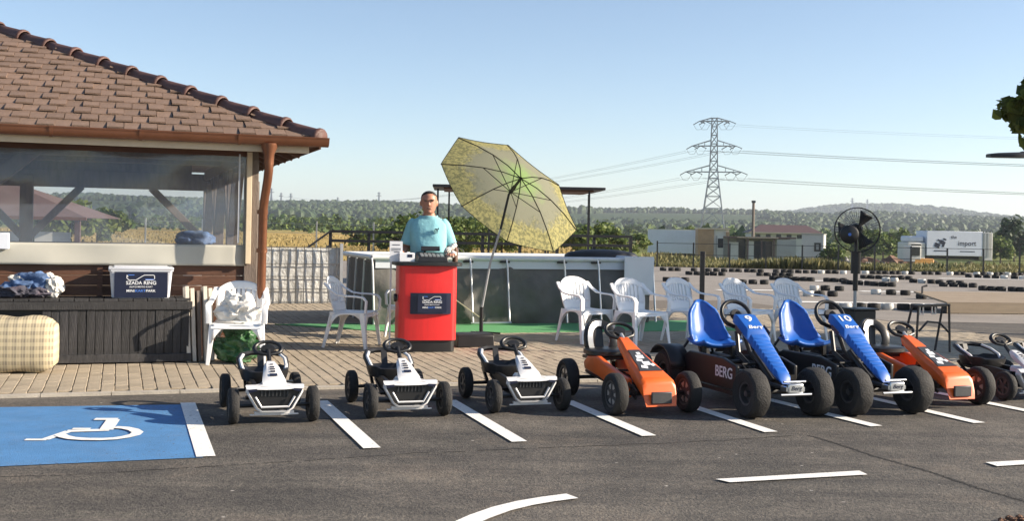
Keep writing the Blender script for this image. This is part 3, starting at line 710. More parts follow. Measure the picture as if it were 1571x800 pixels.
# plastic tub on the bench
tubc = (PL(216, 430, -.24)[0]); tz = bzt+.014
tub = thing('storage_tub', w(tubc, -.25, tz), 'translucent lidded storage tub with navy sticker, standing on the bench', 'storage box', ROW)
tb = MB(); rings = []
for z, s in ((0, .225), (.01, .235), (.245, .255), (.25, .265), (.262, .265)):
    rings.append([Vector((sx*s+cx*.02, sy*(s*.62)+cy*.02, z)) for sx, sy, cx, cy in ((-1, -1, 0, -1), (1, -1, 0, -1), (1, -1, 1, 0), (1, 1, 1, 0), (1, 1, 0, 1), (-1, 1, 0, 1), (-1, 1, -1, 0), (-1, -1, -1, 0))])
tb.loft(rings); tb.build('tub_body', 'tub', tub, smooth=30)
tb = MB(); tb.box((0, 0, .275), (.575, .375, .022)); tb.box((0, 0, .29), (.48, .29, .012)); tb.build('lid', 'tub', tub, bevel=.008)
tilt = math.atan2(.02*.62, .235)
st = thing('x', (0, 0, 0), None, None); bpy.data.objects.remove(st)
sp = MB(); sp.box((0, 0, 0), (.468, .004, .236)); sticker = sp.build('sticker', 'navy', tub)
sticker.location = (0, -.180, .124); sticker.rotation_euler = (tilt, 0, 0)
def logo(parent, W_, y):
    # two interlocked outline strokes over three lines of lettering
    k = W_/.46
    def st(pts, mat, wd=.005):
        m_ = MB()
        for (x0, z0), (x1, z1) in zip(pts, pts[1:]): m_.bar((x0*k, y, z0*k), (x1*k, y, z1*k), .0016, wd*k, up=(0, 0, 1)) if abs(x1-x0) >= abs(z1-z0) else m_.bar((x0*k, y, z0*k), (x1*k, y, z1*k), wd*k, .0016, up=(0, 1, 0))
        m_.build('logo_stroke', mat, parent)
    st([(-.115, .075), (-.125, .092), (-.125, .062), (-.105, .046), (-.045, .046), (.015, .085), (.030, .092), (.11, .092), (.118, .08), (.118, .056), (.105, .046), (.04, .046)], 'print_white', .0055)
    st([(-.06, .092), (-.115, .092)], 'print_blue', .006)
    st([(.118, .052), (.035, .052)], 'print_blue', .007)
    text('lettering', 'SZADA', .044*k, FRONT(-.062*k, y, .018*k), 'print_white', parent, align='CENTER', sx=1.0)
    text('lettering', 'RING', .046*k, FRONT(.078*k, y, .018*k), 'print_white', parent, sx=1.05)
    text('lettering', 'AUTO MOTO KART', .020*k, FRONT(0, y, -.018*k), 'print_white', parent, sx=1.15)
    text('lettering', 'MINI', .032*k, FRONT(-.092*k, y, -.055*k), 'print_white', parent, sx=1.1)
    text('lettering', 'KART', .032*k, FRONT(-.005*k, y, -.055*k), 'print_blue', parent, sx=1.15)
    text('lettering', 'PARK', .032*k, FRONT(.085*k, y, -.055*k), 'print_white', parent, sx=1.1)
logo(sticker, .46, -.0030)

heap = thing('clothes_heap', w(PL(52, 440, -.24)[0], -.23, bzt+.015), 'heap of crumpled blue and white clothes lying on the left end of the bench', 'clothes', ROW)
MT['clothwhite'] = M('white cloth', (.62, .60, .56), .85, var=.2, scale=9, dirt=.4, dcol=(.3, .28, .3), bump=.6, bscale=25)
MT['clothdark'] = M('dark cloth', (.05, .05, .07), .85, var=.4, scale=9, dirt=.4, dcol=(.25, .12, .12), bump=.6, bscale=25)
for nm, mt, c, r, sd in (('jacket', 'denim', (.0, .02, .13), (.20, .14, .12), 3), ('jacket', 'denim', (-.13, -.03, .09), (.15, .12, .08), 5), ('shirt', 'clothwhite', (.16, -.03, .10), (.10, .12, .13), 8), ('shirt', 'clothwhite', (-.10, .04, .16), (.13, .08, .06), 11), ('trousers', 'clothdark', (-.14, -.06, .05), (.16, .12, .07), 14), ('trousers', 'clothdark', (.04, -.08, .05), (.14, .08, .06), 17)):
    bu = MB(); crumple(bu, c, r, .55, 2.4, sd, 4, 0); bu.build(nm, mt, heap, smooth=40)

# plaid mattress at the left edge
pc = G(22, 574, ZT)
mb = MB(); rings = []
for k in range(15):
    x = -.36+k*.72/14; e = 1-.25*abs(x/.36)**6
    rings.append([Vector((x, .17*e*math.copysign(abs(math.cos(q))**.6, math.cos(q))*(1-.25*max(0, math.sin(q))), .285+.285*e*math.copysign(abs(math.sin(q))**.55, math.sin(q))+.012*math.sin(x*17+q*3))) for q in [2*math.pi*i/28 for i in range(28)]])
mb.loft(rings)
pl = mb.build('plaid_cushion', 'plaid', None, smooth=70); pl.scale = (.95, 1, .84); pl.location = pc+Vector((-.05, .10, 0)); pl.rotation_euler = (0, 0, R(12))
tag(pl, 'thick beige and brown plaid cushion standing on the paving at the left edge', 'cushion')

# ------------------------------------------------------------------ plastic chairs
def make_chair(label):
    t = thing('plastic_chair', (0, 0, 0), label, 'chair', 0, 'white plastic chairs on the terrace')
    S = .95
    mb = MB(); n = 14; top_, bot = [], []
    for j in range(n+1):
        y = -.225+.43*j/n
        for i in range(n+1):
            x = -1+2*i/n; wdt = .225+.015*(1-j/n)
            z = .40-.02*math.exp(-((y)**2+(x*.2)**2)/.03)-(.035*max(0, (-.17-y)/.055)**2)+.0*x
            top_.append((x*wdt, y, z)); bot.append((x*wdt, y, z-.014))
    q = (n+1)
    fs = [(j*q+i, j*q+i+1, (j+1)*q+i+1, (j+1)*q+i) for j in range(n) for i in range(n)]
    m_ = len(top_)
    per = [i for i in range(q)]+[j*q+n for j in range(1, q)]+[n*q+i for i in range(n-1, -1, -1)]+[j*q for j in range(n-1, 0, -1)]
    mb.add(top_+bot, fs+[tuple(m_+i for i in reversed(f)) for f in fs]+[(per[k], m_+per[k], m_+per[(k+1) % len(per)], per[(k+1) % len(per)]) for k in range(len(per))])
    mb.build('seat', 'plastic_white', t, smooth=50)
    # backrest: slotted shell
    def bp(s, u):
        wd = .20+.035*math.sin(min(1, u)*2.6)
        zt = .79-.075*abs(s)**2.6
        return Vector((s*wd, .205+.085*u-.055*s*s, .385+(zt-.385)*u))
    mb = MB()
    def patch(s0, s1, u0, u1, ns=3, nu=6):
        vs = [bp(s0+(s1-s0)*i/ns, u0+(u1-u0)*j/nu) for j in range(nu+1) for i in range(ns+1)]
        mb.add(vs, [(j*(ns+1)+i, j*(ns+1)+i+1, (j+1)*(ns+1)+i+1, (j+1)*(ns+1)+i) for j in range(nu) for i in range(ns)])
    patch(-1, 1, .80, 1, 24, 4); patch(-1, 1, 0, .30, 24, 3)
    e = [-1, -.665, -.625, -.445, -.405, -.225, -.185, -.02, .02, .185, .225, .405, .445, .625, .665, 1]
    for k in range(0, 16, 2): patch(e[k], e[k+1], .30, .80, 3, 8)
    bm = bmesh.new(); me = mb.mesh('backrest'); bm.from_mesh(me); bmesh.ops.remove_doubles(bm, verts=bm.verts, dist=.002); bm.to_mesh(me); bm.free()
    me.polygons.foreach_set('use_smooth', [True]*len(me.polygons)); me.materials.append(MT['plastic_white'])
    o = bpy.data.objects.new('backrest', me); COL.objects.link(o); o.parent = t
    s_ = o.modifiers.new('thick', 'SOLIDIFY'); s_.thickness = .013; s_.offset = 0
    for s in (-1, 1):
        ar = MB(); path = [(.235, .262, .72), (.25, .20, .655), (.266, .10, .598), (.272, 0, .585), (.272, -.12, .582), (.268, -.20, .57), (.262, -.232, .53), (.258, -.225, .40)]
        pts = []
        for a, b in zip(path, path[1:]):
            for k in range(3): pts.append(Vector(a).lerp(Vector(b), k/3))
        pts.append(Vector(path[-1])); rr = []
        for i, p in enumerate(pts):
            d = (pts[min(i+1, len(pts)-1)]-pts[max(i-1, 0)]).normalized(); nx = Vector((1, 0, 0)); nn = d.cross(nx).normalized(); wv = .026
            rr.append([Vector((s*(p.x+a), p.y, p.z))+nn*b for a, b in ((-wv, -.006), (wv, -.010), (wv+.004, 0), (wv, .008), (0, .011), (-wv, .006))])
        ar.loft(rr); ar.build('armrest', 'plastic_white', t, smooth=50)
        for (x0, y0, x1, y1) in ((.225, -.20, .262, -.245), (.20, .19, .235, .275)):
            lg = MB(); p, q = Vector((s*x0, y0, .40)), Vector((s*x1, y1, 0))
            sy = 1 if y0 > 0 else -1
            lg.bar(p, q, .064, .012, .034, .011, up=(0, 1, 0)); lg.bar(p+Vector((s*.027, -sy*.026, 0)), q+Vector((s*.013, -sy*.013, 0)), .012, .056, .011, .030, up=(0, 1, 0))
            lg.build('leg', 'plastic_white', t, smooth=None, bevel=.003, seg=1)
    ap = MB()
    def arch(p0, p1, y0, y1):
        a, b = [], []
        for i in range(13):
            f = i/12; x = p0+(p1-p0)*f; c = (2*f-1); a.append(Vector((x, y0, .395))); b.append(Vector((x*1.03, y0+(y1-y0)*abs(c)**3, .372-.16*abs(c)**3.2)))
        ap.add(a+b, [(i, i+1, 13+i+1, 13+i) for i in range(12)])
    arch(-.225, .225, -.216, -.232); arch(-.2, .2, .203, .225)
    for s in (-1, 1):
        a, b = [], []
        for i in range(13):
            f = i/12; y = -.205+.40*f; c = 2*f-1; a.append(Vector((s*.232, y, .395))); b.append(Vector((s*(.235+.012*abs(c)), y, .375-.15*abs(c)**3.2)))
        ap.add(a+b, [(i, i+1, 13+i+1, 13+i) for i in range(12)])
    o = ap.build('apron', 'plastic_white', t, smooth=50); s_ = o.modifiers.new('thick', 'SOLIDIFY'); s_.thickness = .011
    return t
c0 = make_chair('white plastic armchair loaded with a bag, in front of the pavilion downpipe')
cpos = [(H(366, 480, 10.70), R(9)), (G(541, 532, ZT), R(80)), (H(632, 480, 13.35), R(-60)),
        (H(899, 480, 13.35), R(38)), (H(982, 480, 13.2), R(34)), (H(1060, 480, 13.6), R(40)), (H(1147, 480, 13.85), R(42)), (H(1226, 480, 14.05), R(36))]
clab = ['', 'white plastic armchair turned sideways, alone between the loaded chair and red counter', 'white plastic armchair half hidden behind the left side of the red counter',
        'white plastic armchair standing in front of the grey pool wall, its slats partly in sun', 'white plastic armchair standing at the right end of the pool, by its last post',
        'white plastic armchair behind the blue seat of go-kart number 9', 'white plastic armchair directly behind the steering wheel of go-kart number 9', 'white plastic armchair nearest the pedestal fan, last in the row']
chairs = []
for i, (p, a) in enumerate(cpos):
    o = c0 if i == 0 else copy_tree(c0)
    if i: o['label'] = clab[i]
    o.location = (p.x, p.y, ZT); o.rotation_euler = (0, 0, a); o.scale = (.96, .96, .955); chairs.append(o)
# load on the first chair and the bag below it
p = cpos[0][0]
bu = MB(); crumple(bu, (0, .0, .09), (.19, .17, .13), .55, 2.2, 5, 5, 0); crumple(bu, (-.05, .07, .15), (.11, .07, .13), .5, 2.6, 8, 4); crumple(bu, (.07, .06, .14), (.09, .07, .11), .5, 2.6, 18, 4)
o = bu.build('plastic_bag', 'bagwhite', None, smooth=50); o.location = (p.x-.01, p.y-.03, ZT+.392); tag(o, 'crumpled white carrier bag lying on the seat of the chair by the downpipe', 'bag')
bu = MB(); crumple(bu, (0, 0, .12), (.23, .18, .16), .6, 2.4, 11, 5, 0); crumple(bu, (.04, .05, .24), (.17, .13, .13), .55, 2.2, 13, 4)
o = bu.build('shopping_bag', 'baggreen', None, smooth=50); o.location = (p.x-.02, p.y, ZT); tag(o, 'stuffed green bag under the loaded white chair', 'bag')

# ------------------------------------------------------------------ counter and what stands on it
kc = G(659, 541, ZT)+V*.20
CR = R(13)
cn = thing('promo_counter', kc, 'bright red promotional counter with black top and plinth, in the middle of the terrace', 'counter', CR)
ck = kc.y/FPX
def rrect(hw, hd, r, z, n=6, bow=0):
    pts = []
    for cx, cy, a0 in ((hw-r, hd-r, 0), (-hw+r, hd-r, 90), (-hw+r, -hd+r, 180), (hw-r, -hd+r, 270)):
        for i in range(n+1):
            a = R(a0+90*i/n); x, y = cx+r*math.cos(a), cy+r*math.sin(a)
            pts.append(Vector((x, y-(bow*(1-(x/hw)**2) if y < 0 else 0), z)))
    return pts
mb = MB(); mb.loft([rrect(.305, .19, .06, z, bow=.05) for z in (.125, .13, .5, .895, .90)]); mb.build('counter_body', 'red', cn, smooth=35)
mb = MB(); mb.loft([rrect(.29, .175, .05, z, bow=.04) for z in (0, .005, .12, .126)]); mb.build('plinth', 'black', cn, smooth=35)
mb = MB(); mb.loft([rrect(.355+e, .245+e, .08, z, bow=.05) for z, e in ((.90, -.01), (.905, 0), (.935, 0), (.94, -.008))]); mb.build('counter_top', 'black', cn, smooth=35)
mb = MB(); pts = [(-.215+.43*i/10, -.19-.05*(1-((-.215+.43*i/10+.02)/.305)**2)-.004) for i in range(11)]
mb.loft([[Vector((x, y, .40)), Vector((x, y, .62)), Vector((x, y+.006, .62)), Vector((x, y+.006, .40))] for x, y in pts])
ps = mb.build('poster', 'navy', cn); ps.location = (.02, -.001, 0)
anchor = MB(); anchor.box((0, 0, 0), (.30, .002, .19)); pl_ = anchor.build('poster_print', 'navy', cn); pl_.location = (.03, -.2455, .512); logo(pl_, .36, -.0025)
hd_ = MB(); hd_.lathe([(.0, -.02), (.04, -.015), (.045, 0), (.04, .015), (0, .02)], 16, Matrix.Translation((-.33, -.06, .56)) @ Matrix.Rotation(R(90), 4, 'Y')); hd_.build('side_knob', 'black', cn, smooth=40)
CT = ZT+.94
def onc(x, y, z=0): return kc+Vector((math.cos(CR)*x-math.sin(CR)*y, math.sin(CR)*x+math.cos(CR)*y, CT-ZT+z))
def small(name, mb, mat, loc, label, cat, rz=CR, bevel=0, smooth=None):
    o = mb.build(name, mat, None, bevel=bevel, smooth=smooth); o.location = loc; o.rotation_euler = (0, 0, rz); return tag(o, label, cat)
mb = MB(); mb.box((0, 0, .045), (.16, .13, .09)); bx_ = small('card_box', mb, 'paper', onc(-.215, .0), 'white card box with a dark print on the left of the counter top', 'box', bevel=.003)
MB().box((.03, -.0665, .06), (.05, .002, .03)).build('box_print', 'navy', bx_)
reg = thing('cash_register', onc(.06, .03), 'low black cash register in the middle of the counter top', 'cash register', CR)
mb = MB(); mb.add([(-.16, -.13, 0), (.16, -.13, 0), (.16, .13, 0), (-.16, .13, 0), (-.15, -.12, .05), (.15, -.12, .05), (.15, .12, .10), (-.15, .12, .10)], [(3, 2, 1, 0), (4, 5, 6, 7), (0, 1, 5, 4), (1, 2, 6, 5), (2, 3, 7, 6), (3, 0, 4, 7)]); mb.build('register_body', 'black', reg, bevel=.006)
mb = MB(); mb.bar((-.06, .10, .09), (-.06, .10, .13), .02); mb.box((-.0, .09, .135), (.2, .02, .05), Matrix.Rotation(R(-20), 3, 'X')); mb.build('display', 'black', reg, bevel=.003)
km = MB(); km.box((0, 0, 0), (.03, .024, .012)); key_mesh = km.mesh('key'); key_mesh.materials.append(MT['rim_light'])
for i in range(6):
    for j in range(3):
        o = bpy.data.objects.new('key', key_mesh); COL.objects.link(o); o.parent = reg; o.location = (-.11+i*.042, -.09+j*.045, .062+j*.0095); o.rotation_euler = (R(11.8), 0, 0)
mb = MB(); 
for i in range(7): blob(mb, (rnd.uniform(-.05, .05), rnd.uniform(-.04, .04), .05+i*.02), (.035, .03, .028), .4, 2, i, 2, 0)
small('bead_bundle', mb, 'bagwhite', onc(.265, .04), 'small bundle of pale trinkets beside the cash register on the counter', 'trinkets', smooth=50)
mb = MB(); mb.lathe([(.028, 0), (.030, .002), (.030, .13), (.014, .16), (.014, .19), (.017, .19), (.017, .205), (0, .205)], 16)
small('drink_bottle', mb, 'wood_brown', onc(.325, .10), 'brown bottle standing at the right rear corner of the counter', 'bottle', smooth=40)
sg = thing('price_sign', H(598, 500, 12.0).xy.to_3d()+Vector((0, 0, ZT)), 'white paper price sign on a slim pole, left of the red counter', 'sign', R(10))
sz = H(604, 386, 12.0).z-ZT
MB().bar((0, 0, .02), (0, 0, sz), .018).build('sign_pole', 'rail_white', sg)
MB().lathe([(0, .0), (.11, .0), (.11, .012), (.02, .022), (0, .022)], 20).build('sign_foot', 'rail_white', sg, smooth=40)
sb = MB().box((.05, -.014, sz), (.135, .006, .215)).build('sign_board', 'paper', sg)
for i, (z, wd) in enumerate(((.07, .08), (.03, .10), (.012, .10), (-.006, .06))): MB().box((.05+(.01 if i == 3 else 0), -.0185, sz+z), (wd, .0015, .007)).build('print_line', 'navy', sb)
bb = small('black_crate', MB().box((0, 0, .065), (.42, .3, .13)), 'black', G(728, 533, ZT)+V*.1, 'low black crate on the paving at the right foot of the red counter', 'crate', ROW, bevel=.01)
MB().box((0, 0, .137), (.40, .28, .014)).build('crate_lid', 'dark_metal', bb)

# ------------------------------------------------------------------ the man behind the counter
def man():
    base = H(655, 480, 12.45); base.z = ZT
    root = None
    J = {'pelvis': (0, 0, .93, .125), 'belly': (0, -.005, 1.06, .135), 'chest': (0, .0, 1.22, .125), 'clav': (0, .01, 1.365, .055), 'neck': (0, .0, 1.45, .057), 'head0': (0, -.01, 1.50, .06)}
    E = [('pelvis', 'belly'), ('belly', 'chest'), ('chest', 'clav'), ('clav', 'neck'), ('neck', 'head0')]
    for s, n in ((-1, 'l'), (1, 'r')):
        el = (s*.218, .03, 1.07) if s < 0 else (s*.224, .04, 1.08)
        wr = (s*.27, -.19, 1.0) if s < 0 else (s*.235, -.21, 1.02)
        J.update({n+'sh': (s*.150, .01, 1.325, .046), n+'el': (*el, .042), n+'wr': (*wr, .028), n+'pa': (wr[0]-s*.01, wr[1]-.075, wr[2]-.005, .036),
                  n+'hip': (s*.095, 0, .86, .10), n+'kn': (s*.12, -.02, .48, .06), n+'an': (s*.13, .02, .09, .043), n+'to': (s*.14, -.12, .04, .042)})
        E += [('clav', n+'sh'), (n+'sh', n+'el'), (n+'el', n+'wr'), (n+'wr', n+'pa'), ('pelvis', n+'hip'), (n+'hip', n+'kn'), (n+'kn', n+'an'), (n+'an', n+'to')]
    def skin_mesh(J, E, rootname, sub=2):
        names = list(J); me = bpy.data.meshes.new('t'); me.from_pydata([J[n][:3] for n in names], [(names.index(a), names.index(b)) for a, b in E], [])
        o = bpy.data.objects.new('t', me); COL.objects.link(o)
        m = o.modifiers.new('s', 'SKIN'); 
        for i, n in enumerate(names):
            r = J[n][3]; r = r if isinstance(r, tuple) else (r, r); me.skin_vertices[0].data[i].radius = r
            me.skin_vertices[0].data[i].use_root = (n == rootname)
        o.modifiers.new('u', 'SUBSURF').levels = sub
        bpy.context.view_layer.update(); r = bpy.data.meshes.new_from_object(o.evaluated_get(bpy.context.evaluated_depsgraph_get()))
        bpy.data.objects.remove(o); return r
    bm = bmesh.new(); bm.from_mesh(skin_mesh(J, E, 'pelvis'))
    for s, n in ((-1, 'l'), (1, 'r')):                # five separate fingers on each hand
        p = Vector(J[n+'pa'][:3])
        for k, (off, ln) in enumerate(((-.030, .062), (-.010, .074), (.010, .070), (.029, .055))):
            a = p+Vector((off, -.022, .004)); F = {'a': (*a, .0105), 'b': (*(a+Vector((off*.15, -ln*.5, .006))), .0095), 'c': (*(a+Vector((off*.2, -ln*.8, -.008))), .0088), 'd': (*(a+Vector((off*.2, -ln*.98, -.024))), .0075)}
            bm.from_mesh(skin_mesh(F, [('a', 'b'), ('b', 'c'), ('c', 'd')], 'a', 1))
        a = p+Vector((-s*.028, .03, 0)); F = {'a': (*a, .013), 'b': (*(a+Vector((-s*.025, -.025, -.002))), .011), 'c': (*(a+Vector((-s*.034, -.055, -.010))), .009)}
        bm.from_mesh(skin_mesh(F, [('a', 'b'), ('b', 'c')], 'a', 1))
    # head: rings from chin to crown
    hb = MB(); prof = [(-.118, .030, .040, -.035), (-.105, .048, .058, -.026), (-.08, .062, .074, -.012), (-.045, .070, .086, -.004), (0, .0765, .094, .002), (.04, .078, .098, .008), (.075, .072, .092, .012), (.10, .055, .072, .014), (.117, .030, .042, .014), (.122, .008, .012, .014)]
    HC = Vector((0, -.015, 1.572))
    hb.loft([[HC+Vector((a*math.cos(q), y0+b*math.sin(q)*(1.0 if math.sin(q) > 0 else .95), z)) for q in [2*math.pi*i/24 for i in range(24)]] for z, a, b, y0 in prof])
    nb = MB(); nb.loft([[HC+Vector((x, y, z)) for x, y in ((-w_, -.078), (0, -.088-d), (w_, -.078), (0, -.06))] for z, w_, d in ((.028, .009, .0), (0, .012, .012), (-.022, .019, .026), (-.034, .015, .010))])
    for s in (-1, 1): blob(nb, HC+Vector((s*.081, .012, -.005)), (.011, .022, .034), .1, 2, 1, 2)
    blob(nb, HC+Vector((0, -.078, -.066)), (.026, .012, .010), .05, 2, 1, 2)
    blob(nb, HC+Vector((0, -.078, .028)), (.055, .014, .010), .05, 2, 1, 2); blob(nb, HC+Vector((0, -.075, -.1)), (.022, .014, .014), .05, 2, 1, 2)
    for m in (hb, nb):
        me = m.mesh('t'); bm.from_mesh(me)
    me = bpy.data.meshes.new('person'); bm.to_mesh(me); bm.free()
    o = bpy.data.objects.new('t', me); COL.objects.link(o)
    rm = o.modifiers.new('r', 'REMESH'); rm.mode = 'VOXEL'; rm.voxel_size = .0062; sm = o.modifiers.new('s', 'SMOOTH'); sm.iterations = 2; sm.factor = .5
    bpy.context.view_layer.update(); m2 = bpy.data.meshes.new_from_object(o.evaluated_get(bpy.context.evaluated_depsgraph_get())); bpy.data.objects.remove(o)
    m2.name = 'person'; m2.polygons.foreach_set('use_smooth', [True]*len(m2.polygons)); m2.materials.clear(); m2.materials.append(MT['skin'])
    b = bpy.data.objects.new('person', m2); COL.objects.link(b); b.location = base; b.rotation_euler = (0, 0, R(4)); b.scale = (1.10, 1.08, 1.0)
    tag(b, 'person with short dark hair in a turquoise t-shirt standing behind the red counter', 'person')
    # t-shirt
    sh = MB(); rings = []
    def ring(z, a, bdep, y0=0, n=28, fold=0):
        return [Vector((a*math.copysign(abs(math.cos(q))**.8, math.cos(q)), y0+bdep*math.copysign(abs(math.sin(q))**.8, math.sin(q)), z+fold*math.sin(q*5))) for q in [2*math.pi*i/n for i in range(n)]]
    for z, a, d, y0 in ((.82, .205, .155, -.005), (.86, .202, .153, -.006), (.90, .200, .152, -.008), (.95, .197, .154, -.012), (1.0, .195, .155, -.015), (1.05, .194, .157, -.015), (1.1, .196, .158, -.015), (1.15, .20, .157, -.01), (1.2, .204, .152, -.006), (1.25, .207, .146, -.003), (1.29, .208, .138, 0), (1.34, .205, .122, .008), (1.375, .175, .104, .01), (1.40, .14, .088, .01), (1.42, .102, .076, .006), (1.428, .086, .072, .0)):
        rings.append([p+Vector((.007*noise.noise(p*8), .016*noise.noise(Vector((p.x*9+p.z*6, p.y*4, p.z*7-p.x*5)))-.010*abs(noise.noise(Vector((p.x*7-p.z*9, 1, p.z*5)))), 0)) for p in ring(z, a*.90, d*.92, y0, 44)])
    sh.loft(rings, True, False, False)
    for s, n in ((-1, 'l'), (1, 'r')):
        a, e = Vector(J[n+'sh'][:3]), Vector(J[n+'el'][:3]); d = (e-a).normalized()
        x = Vector((0, 1, 0)); y = d.cross(x).normalized()
        rr = []
        for t, r in ((-.07, .042), (-.03, .060), (.0, .067), (.06, .070), (.13, .071), (.20, .076), (.225, .077)):
            c = a+d*t; rr.append([c+(x*math.cos(q)*r*.95+y*math.sin(q)*r)*(1+.06*noise.noise(Vector((q, t*12, s)))) for q in [2*math.pi*i/18 for i in range(18)]])
        sh.loft(rr, True, False, False)
    so = sh.build('shirt', 'shirt', b, smooth=70)
    th = so.modifiers.new('thick', 'SOLIDIFY'); th.thickness = .006
    cl = MB(); c = [Vector((.084*math.cos(q), .004+.070*math.sin(q)-.006, 1.430-.030*max(0, -math.sin(q)))) for q in [2*math.pi*i/24 for i in range(24)]]
    cl.tube(c, .008, 6, True); cl.build('collar', 'shirt', b, smooth=60)
    em = MB()
    for x, z, w_, h_ in ((.075, 1.285, .03, .012), (.085, 1.27, .02, .014), (.062, 1.268, .018, .01), (.075, 1.25, .04, .008), (.098, 1.29, .012, .016)): em.box((x, -.149-.0, z), (w_, .012, h_))
    em.build('chest_print', 'navy', b)
    sr = MB(); sr.loft([ring(.95, .185, .14), ring(.85, .20, .15), ring(.80, .2, .15)], True, False, False)
    for s in (-1, 1): sr.loft([[Vector((s*.10+r*math.cos(q), r*math.sin(q), z)) for q in [2*math.pi*i/16 for i in range(16)]] for z, r in ((.88, .115), (.7, .105), (.5, .10))], True, False, False)
    sr.build('shorts', 'shorts', b, smooth=60)
    hr = MB(); rg = []
    for z, a, bd, y0 in ((-.01, .0815, .085, .03), (.03, .082, .090, .022), (.062, .080, .099, .012), (.085, .0745, .095, .012), (.108, .058, .078, .014), (.124, .034, .046, .014), (.130, .008, .012, .014)):
        rg.append([HC+Vector((a*math.cos(q), y0+bd*math.sin(q), z+(.012*abs(math.sin(q*3)) if z < 0 else 0))) for q in [2*math.pi*i/28 for i in range(28)]])
    hr.loft(rg)
    hr.v = [HC+Vector((p.x-HC.x, max(p.y-HC.y, -.075+.05*max(0, .105-(p.z-HC.z))/.03 if p.z-HC.z > .07 else .005), p.z-HC.z)) for p in hr.v]
    hr.build('hair', 'hair', b, smooth=70)
    fe = MB()
    for s in (-1, 1): fe.box(HC+Vector((s*.032, -.0895, .014)), (.026, .010, .008)); fe.box(HC+Vector((s*.033, -.092, .030)), (.036, .012, .007), Matrix.Rotation(s*.15, 3, 'Y'))
    fe.build('eyes', 'hair', b)
    mo = MB(); mo.box(HC+Vector((0, -.0905, -.064)), (.040, .006, .006)); mo.build('mouth', 'hair', b)
man()

# ------------------------------------------------------------------ pool
pool_o = G(715, 499, .02)
ZPT = hit(pool_o, 850, 398, 0)[1]
px0, px1 = hit(pool_o, 571, 388, 0)[0], hit(pool_o, 1001, 395, 0)[0]
PD = 1.9
pool = thing('frame_pool', pool_o, 'grey rectangular frame swimming pool with pale steel rails, behind the counter', 'pool', ROW)
mb = MB(); n = 120; rows = 12
def wallpt(i, k):
    f = i/n; z = k/rows; x = px0+.03+(px1-px0-.06)*f
    bulge = .10*math.sin(math.pi*z)*(1-.25*math.cos((x-px0)/(px1-px0)*8*2*math.pi))
    wr = .06*noise.noise(Vector((x*2.3, z*3.2, 3)))+.055*abs(noise.noise(Vector((x*4.5+z*3.0, z*2.5-x*2, 9))))*(1-z*.4)
    return Vector((x, .10-.06*(1-z)-bulge-wr, .0+z*(ZPT-.03)))
mb.add([wallpt(i, k) for k in range(rows+1) for i in range(n+1)], [(k*(n+1)+i, k*(n+1)+i+1, (k+1)*(n+1)+i+1, (k+1)*(n+1)+i) for k in range(rows) for i in range(n)])
mb.add([(px0+.03, .1, 0), (px0+.03, PD, 0), (px0+.03, PD, ZPT-.03), (px0+.03, .1, ZPT-.03)], [(0, 1, 2, 3)])
mb.add([(px1-.03, .1, 0), (px1-.03, PD, 0), (px1-.03, PD, ZPT-.03), (px1-.03, .1, ZPT-.03)], [(3, 2, 1, 0)])
mb.add([(px0+.03, PD, 0), (px1-.03, PD, 0), (px1-.03, PD, ZPT-.03), (px0+.03, PD, ZPT-.03)], [(0, 1, 2, 3)])
mb.build('liner_wall', 'liner', pool, smooth=70)
wtr = MB(); wtr.add([(px0+.05, .13, ZPT-.12), (px1-.05, .13, ZPT-.12), (px1-.05, PD-.03, ZPT-.12), (px0+.05, PD-.03, ZPT-.12)], [(0, 1, 2, 3)])
MT['water'] = M('pool water', (.05, .16, .20), .05, var=.1, bump=.1, bscale=5)
wtr.build('water', 'water', pool)
bd = MB(); bd.box(((px0+px1)/2, .02, ZPT-.085), (px1-px0-.1, .012, .11)); bd.build('liner_band', 'trailer', pool)
for y in (0, PD): MB().tube([(px0, y, ZPT), (px1, y, ZPT)], .034, 12).build('top_rail', 'rail_white', pool, smooth=40)
for x in (px0, px1): MB().tube([(x, 0, ZPT), (x, PD, ZPT)], .034, 12).build('end_rail', 'rail_white', pool, smooth=40)
lx_ = [hit(pool_o, q, 440, -.05)[0] for q in (571, 650, 722, 778, 866, 918, 1001)]
for i, x in enumerate(lx_):
    g = MB(); g.tube([(x-.01, -.03, ZPT-.01), (x, -.05, ZPT-.12), (x+.012, -.15, .03)], .015, 8)
    g.build('pool_leg', 'steel' if i > 1 else 'rail_white', pool, smooth=40)
    c = MB(); c.box((x-.03, -.02, ZPT-.045), (.13, .05, .025)); c.build('rail_clip', 'black', pool)
gs = MB(); gs.tube([(lx_[2]-.02, -.17, .04), (lx_[3]+.03, -.17, .04)], .012, 8); gs.build('foot_rail', 'steel', pool)
ep, _ = hit(pool_o, 955, 400, -.06); e1, _ = hit(pool_o, 1000, 400, -.06)
g = MB(); g.box(((ep+e1)/2+.02, -.085, ZPT*.62+.12), (e1-ep, .015, ZPT*.6)); g.build('sunlit_panel', 'paper', pool, bevel=.004)  # pale panel standing in for the sunlit end of the liner
for yy in (.45, 1.0, 1.55): MB().tube([(px0-.005, yy, ZPT-.02), (px0-.04, yy, .03)], .015, 8).build('pool_leg', 'rail_white', pool, smooth=40)
for x, yy in ((hit(pool_o, 640, 470, -.1)[0], 0),):
    g = MB(); g.bar((x, -.02, ZPT*.8), (x+.9, -.16, .08), .05, .012); g.build('strap', 'cream', pool)
dk = MB(); a = hit(pool_o, 905, 384, PD+.05)[0]
dk.loft([[Vector((a+.6*math.cos(q)*r, PD-.4+.3*math.sin(q)*r, ZPT-.02+z)) for q in [2*math.pi*i/24 for i in range(24)]] for r, z in ((1, 0), (1, .05), (.9, .09), (.5, .13), (.05, .14))])
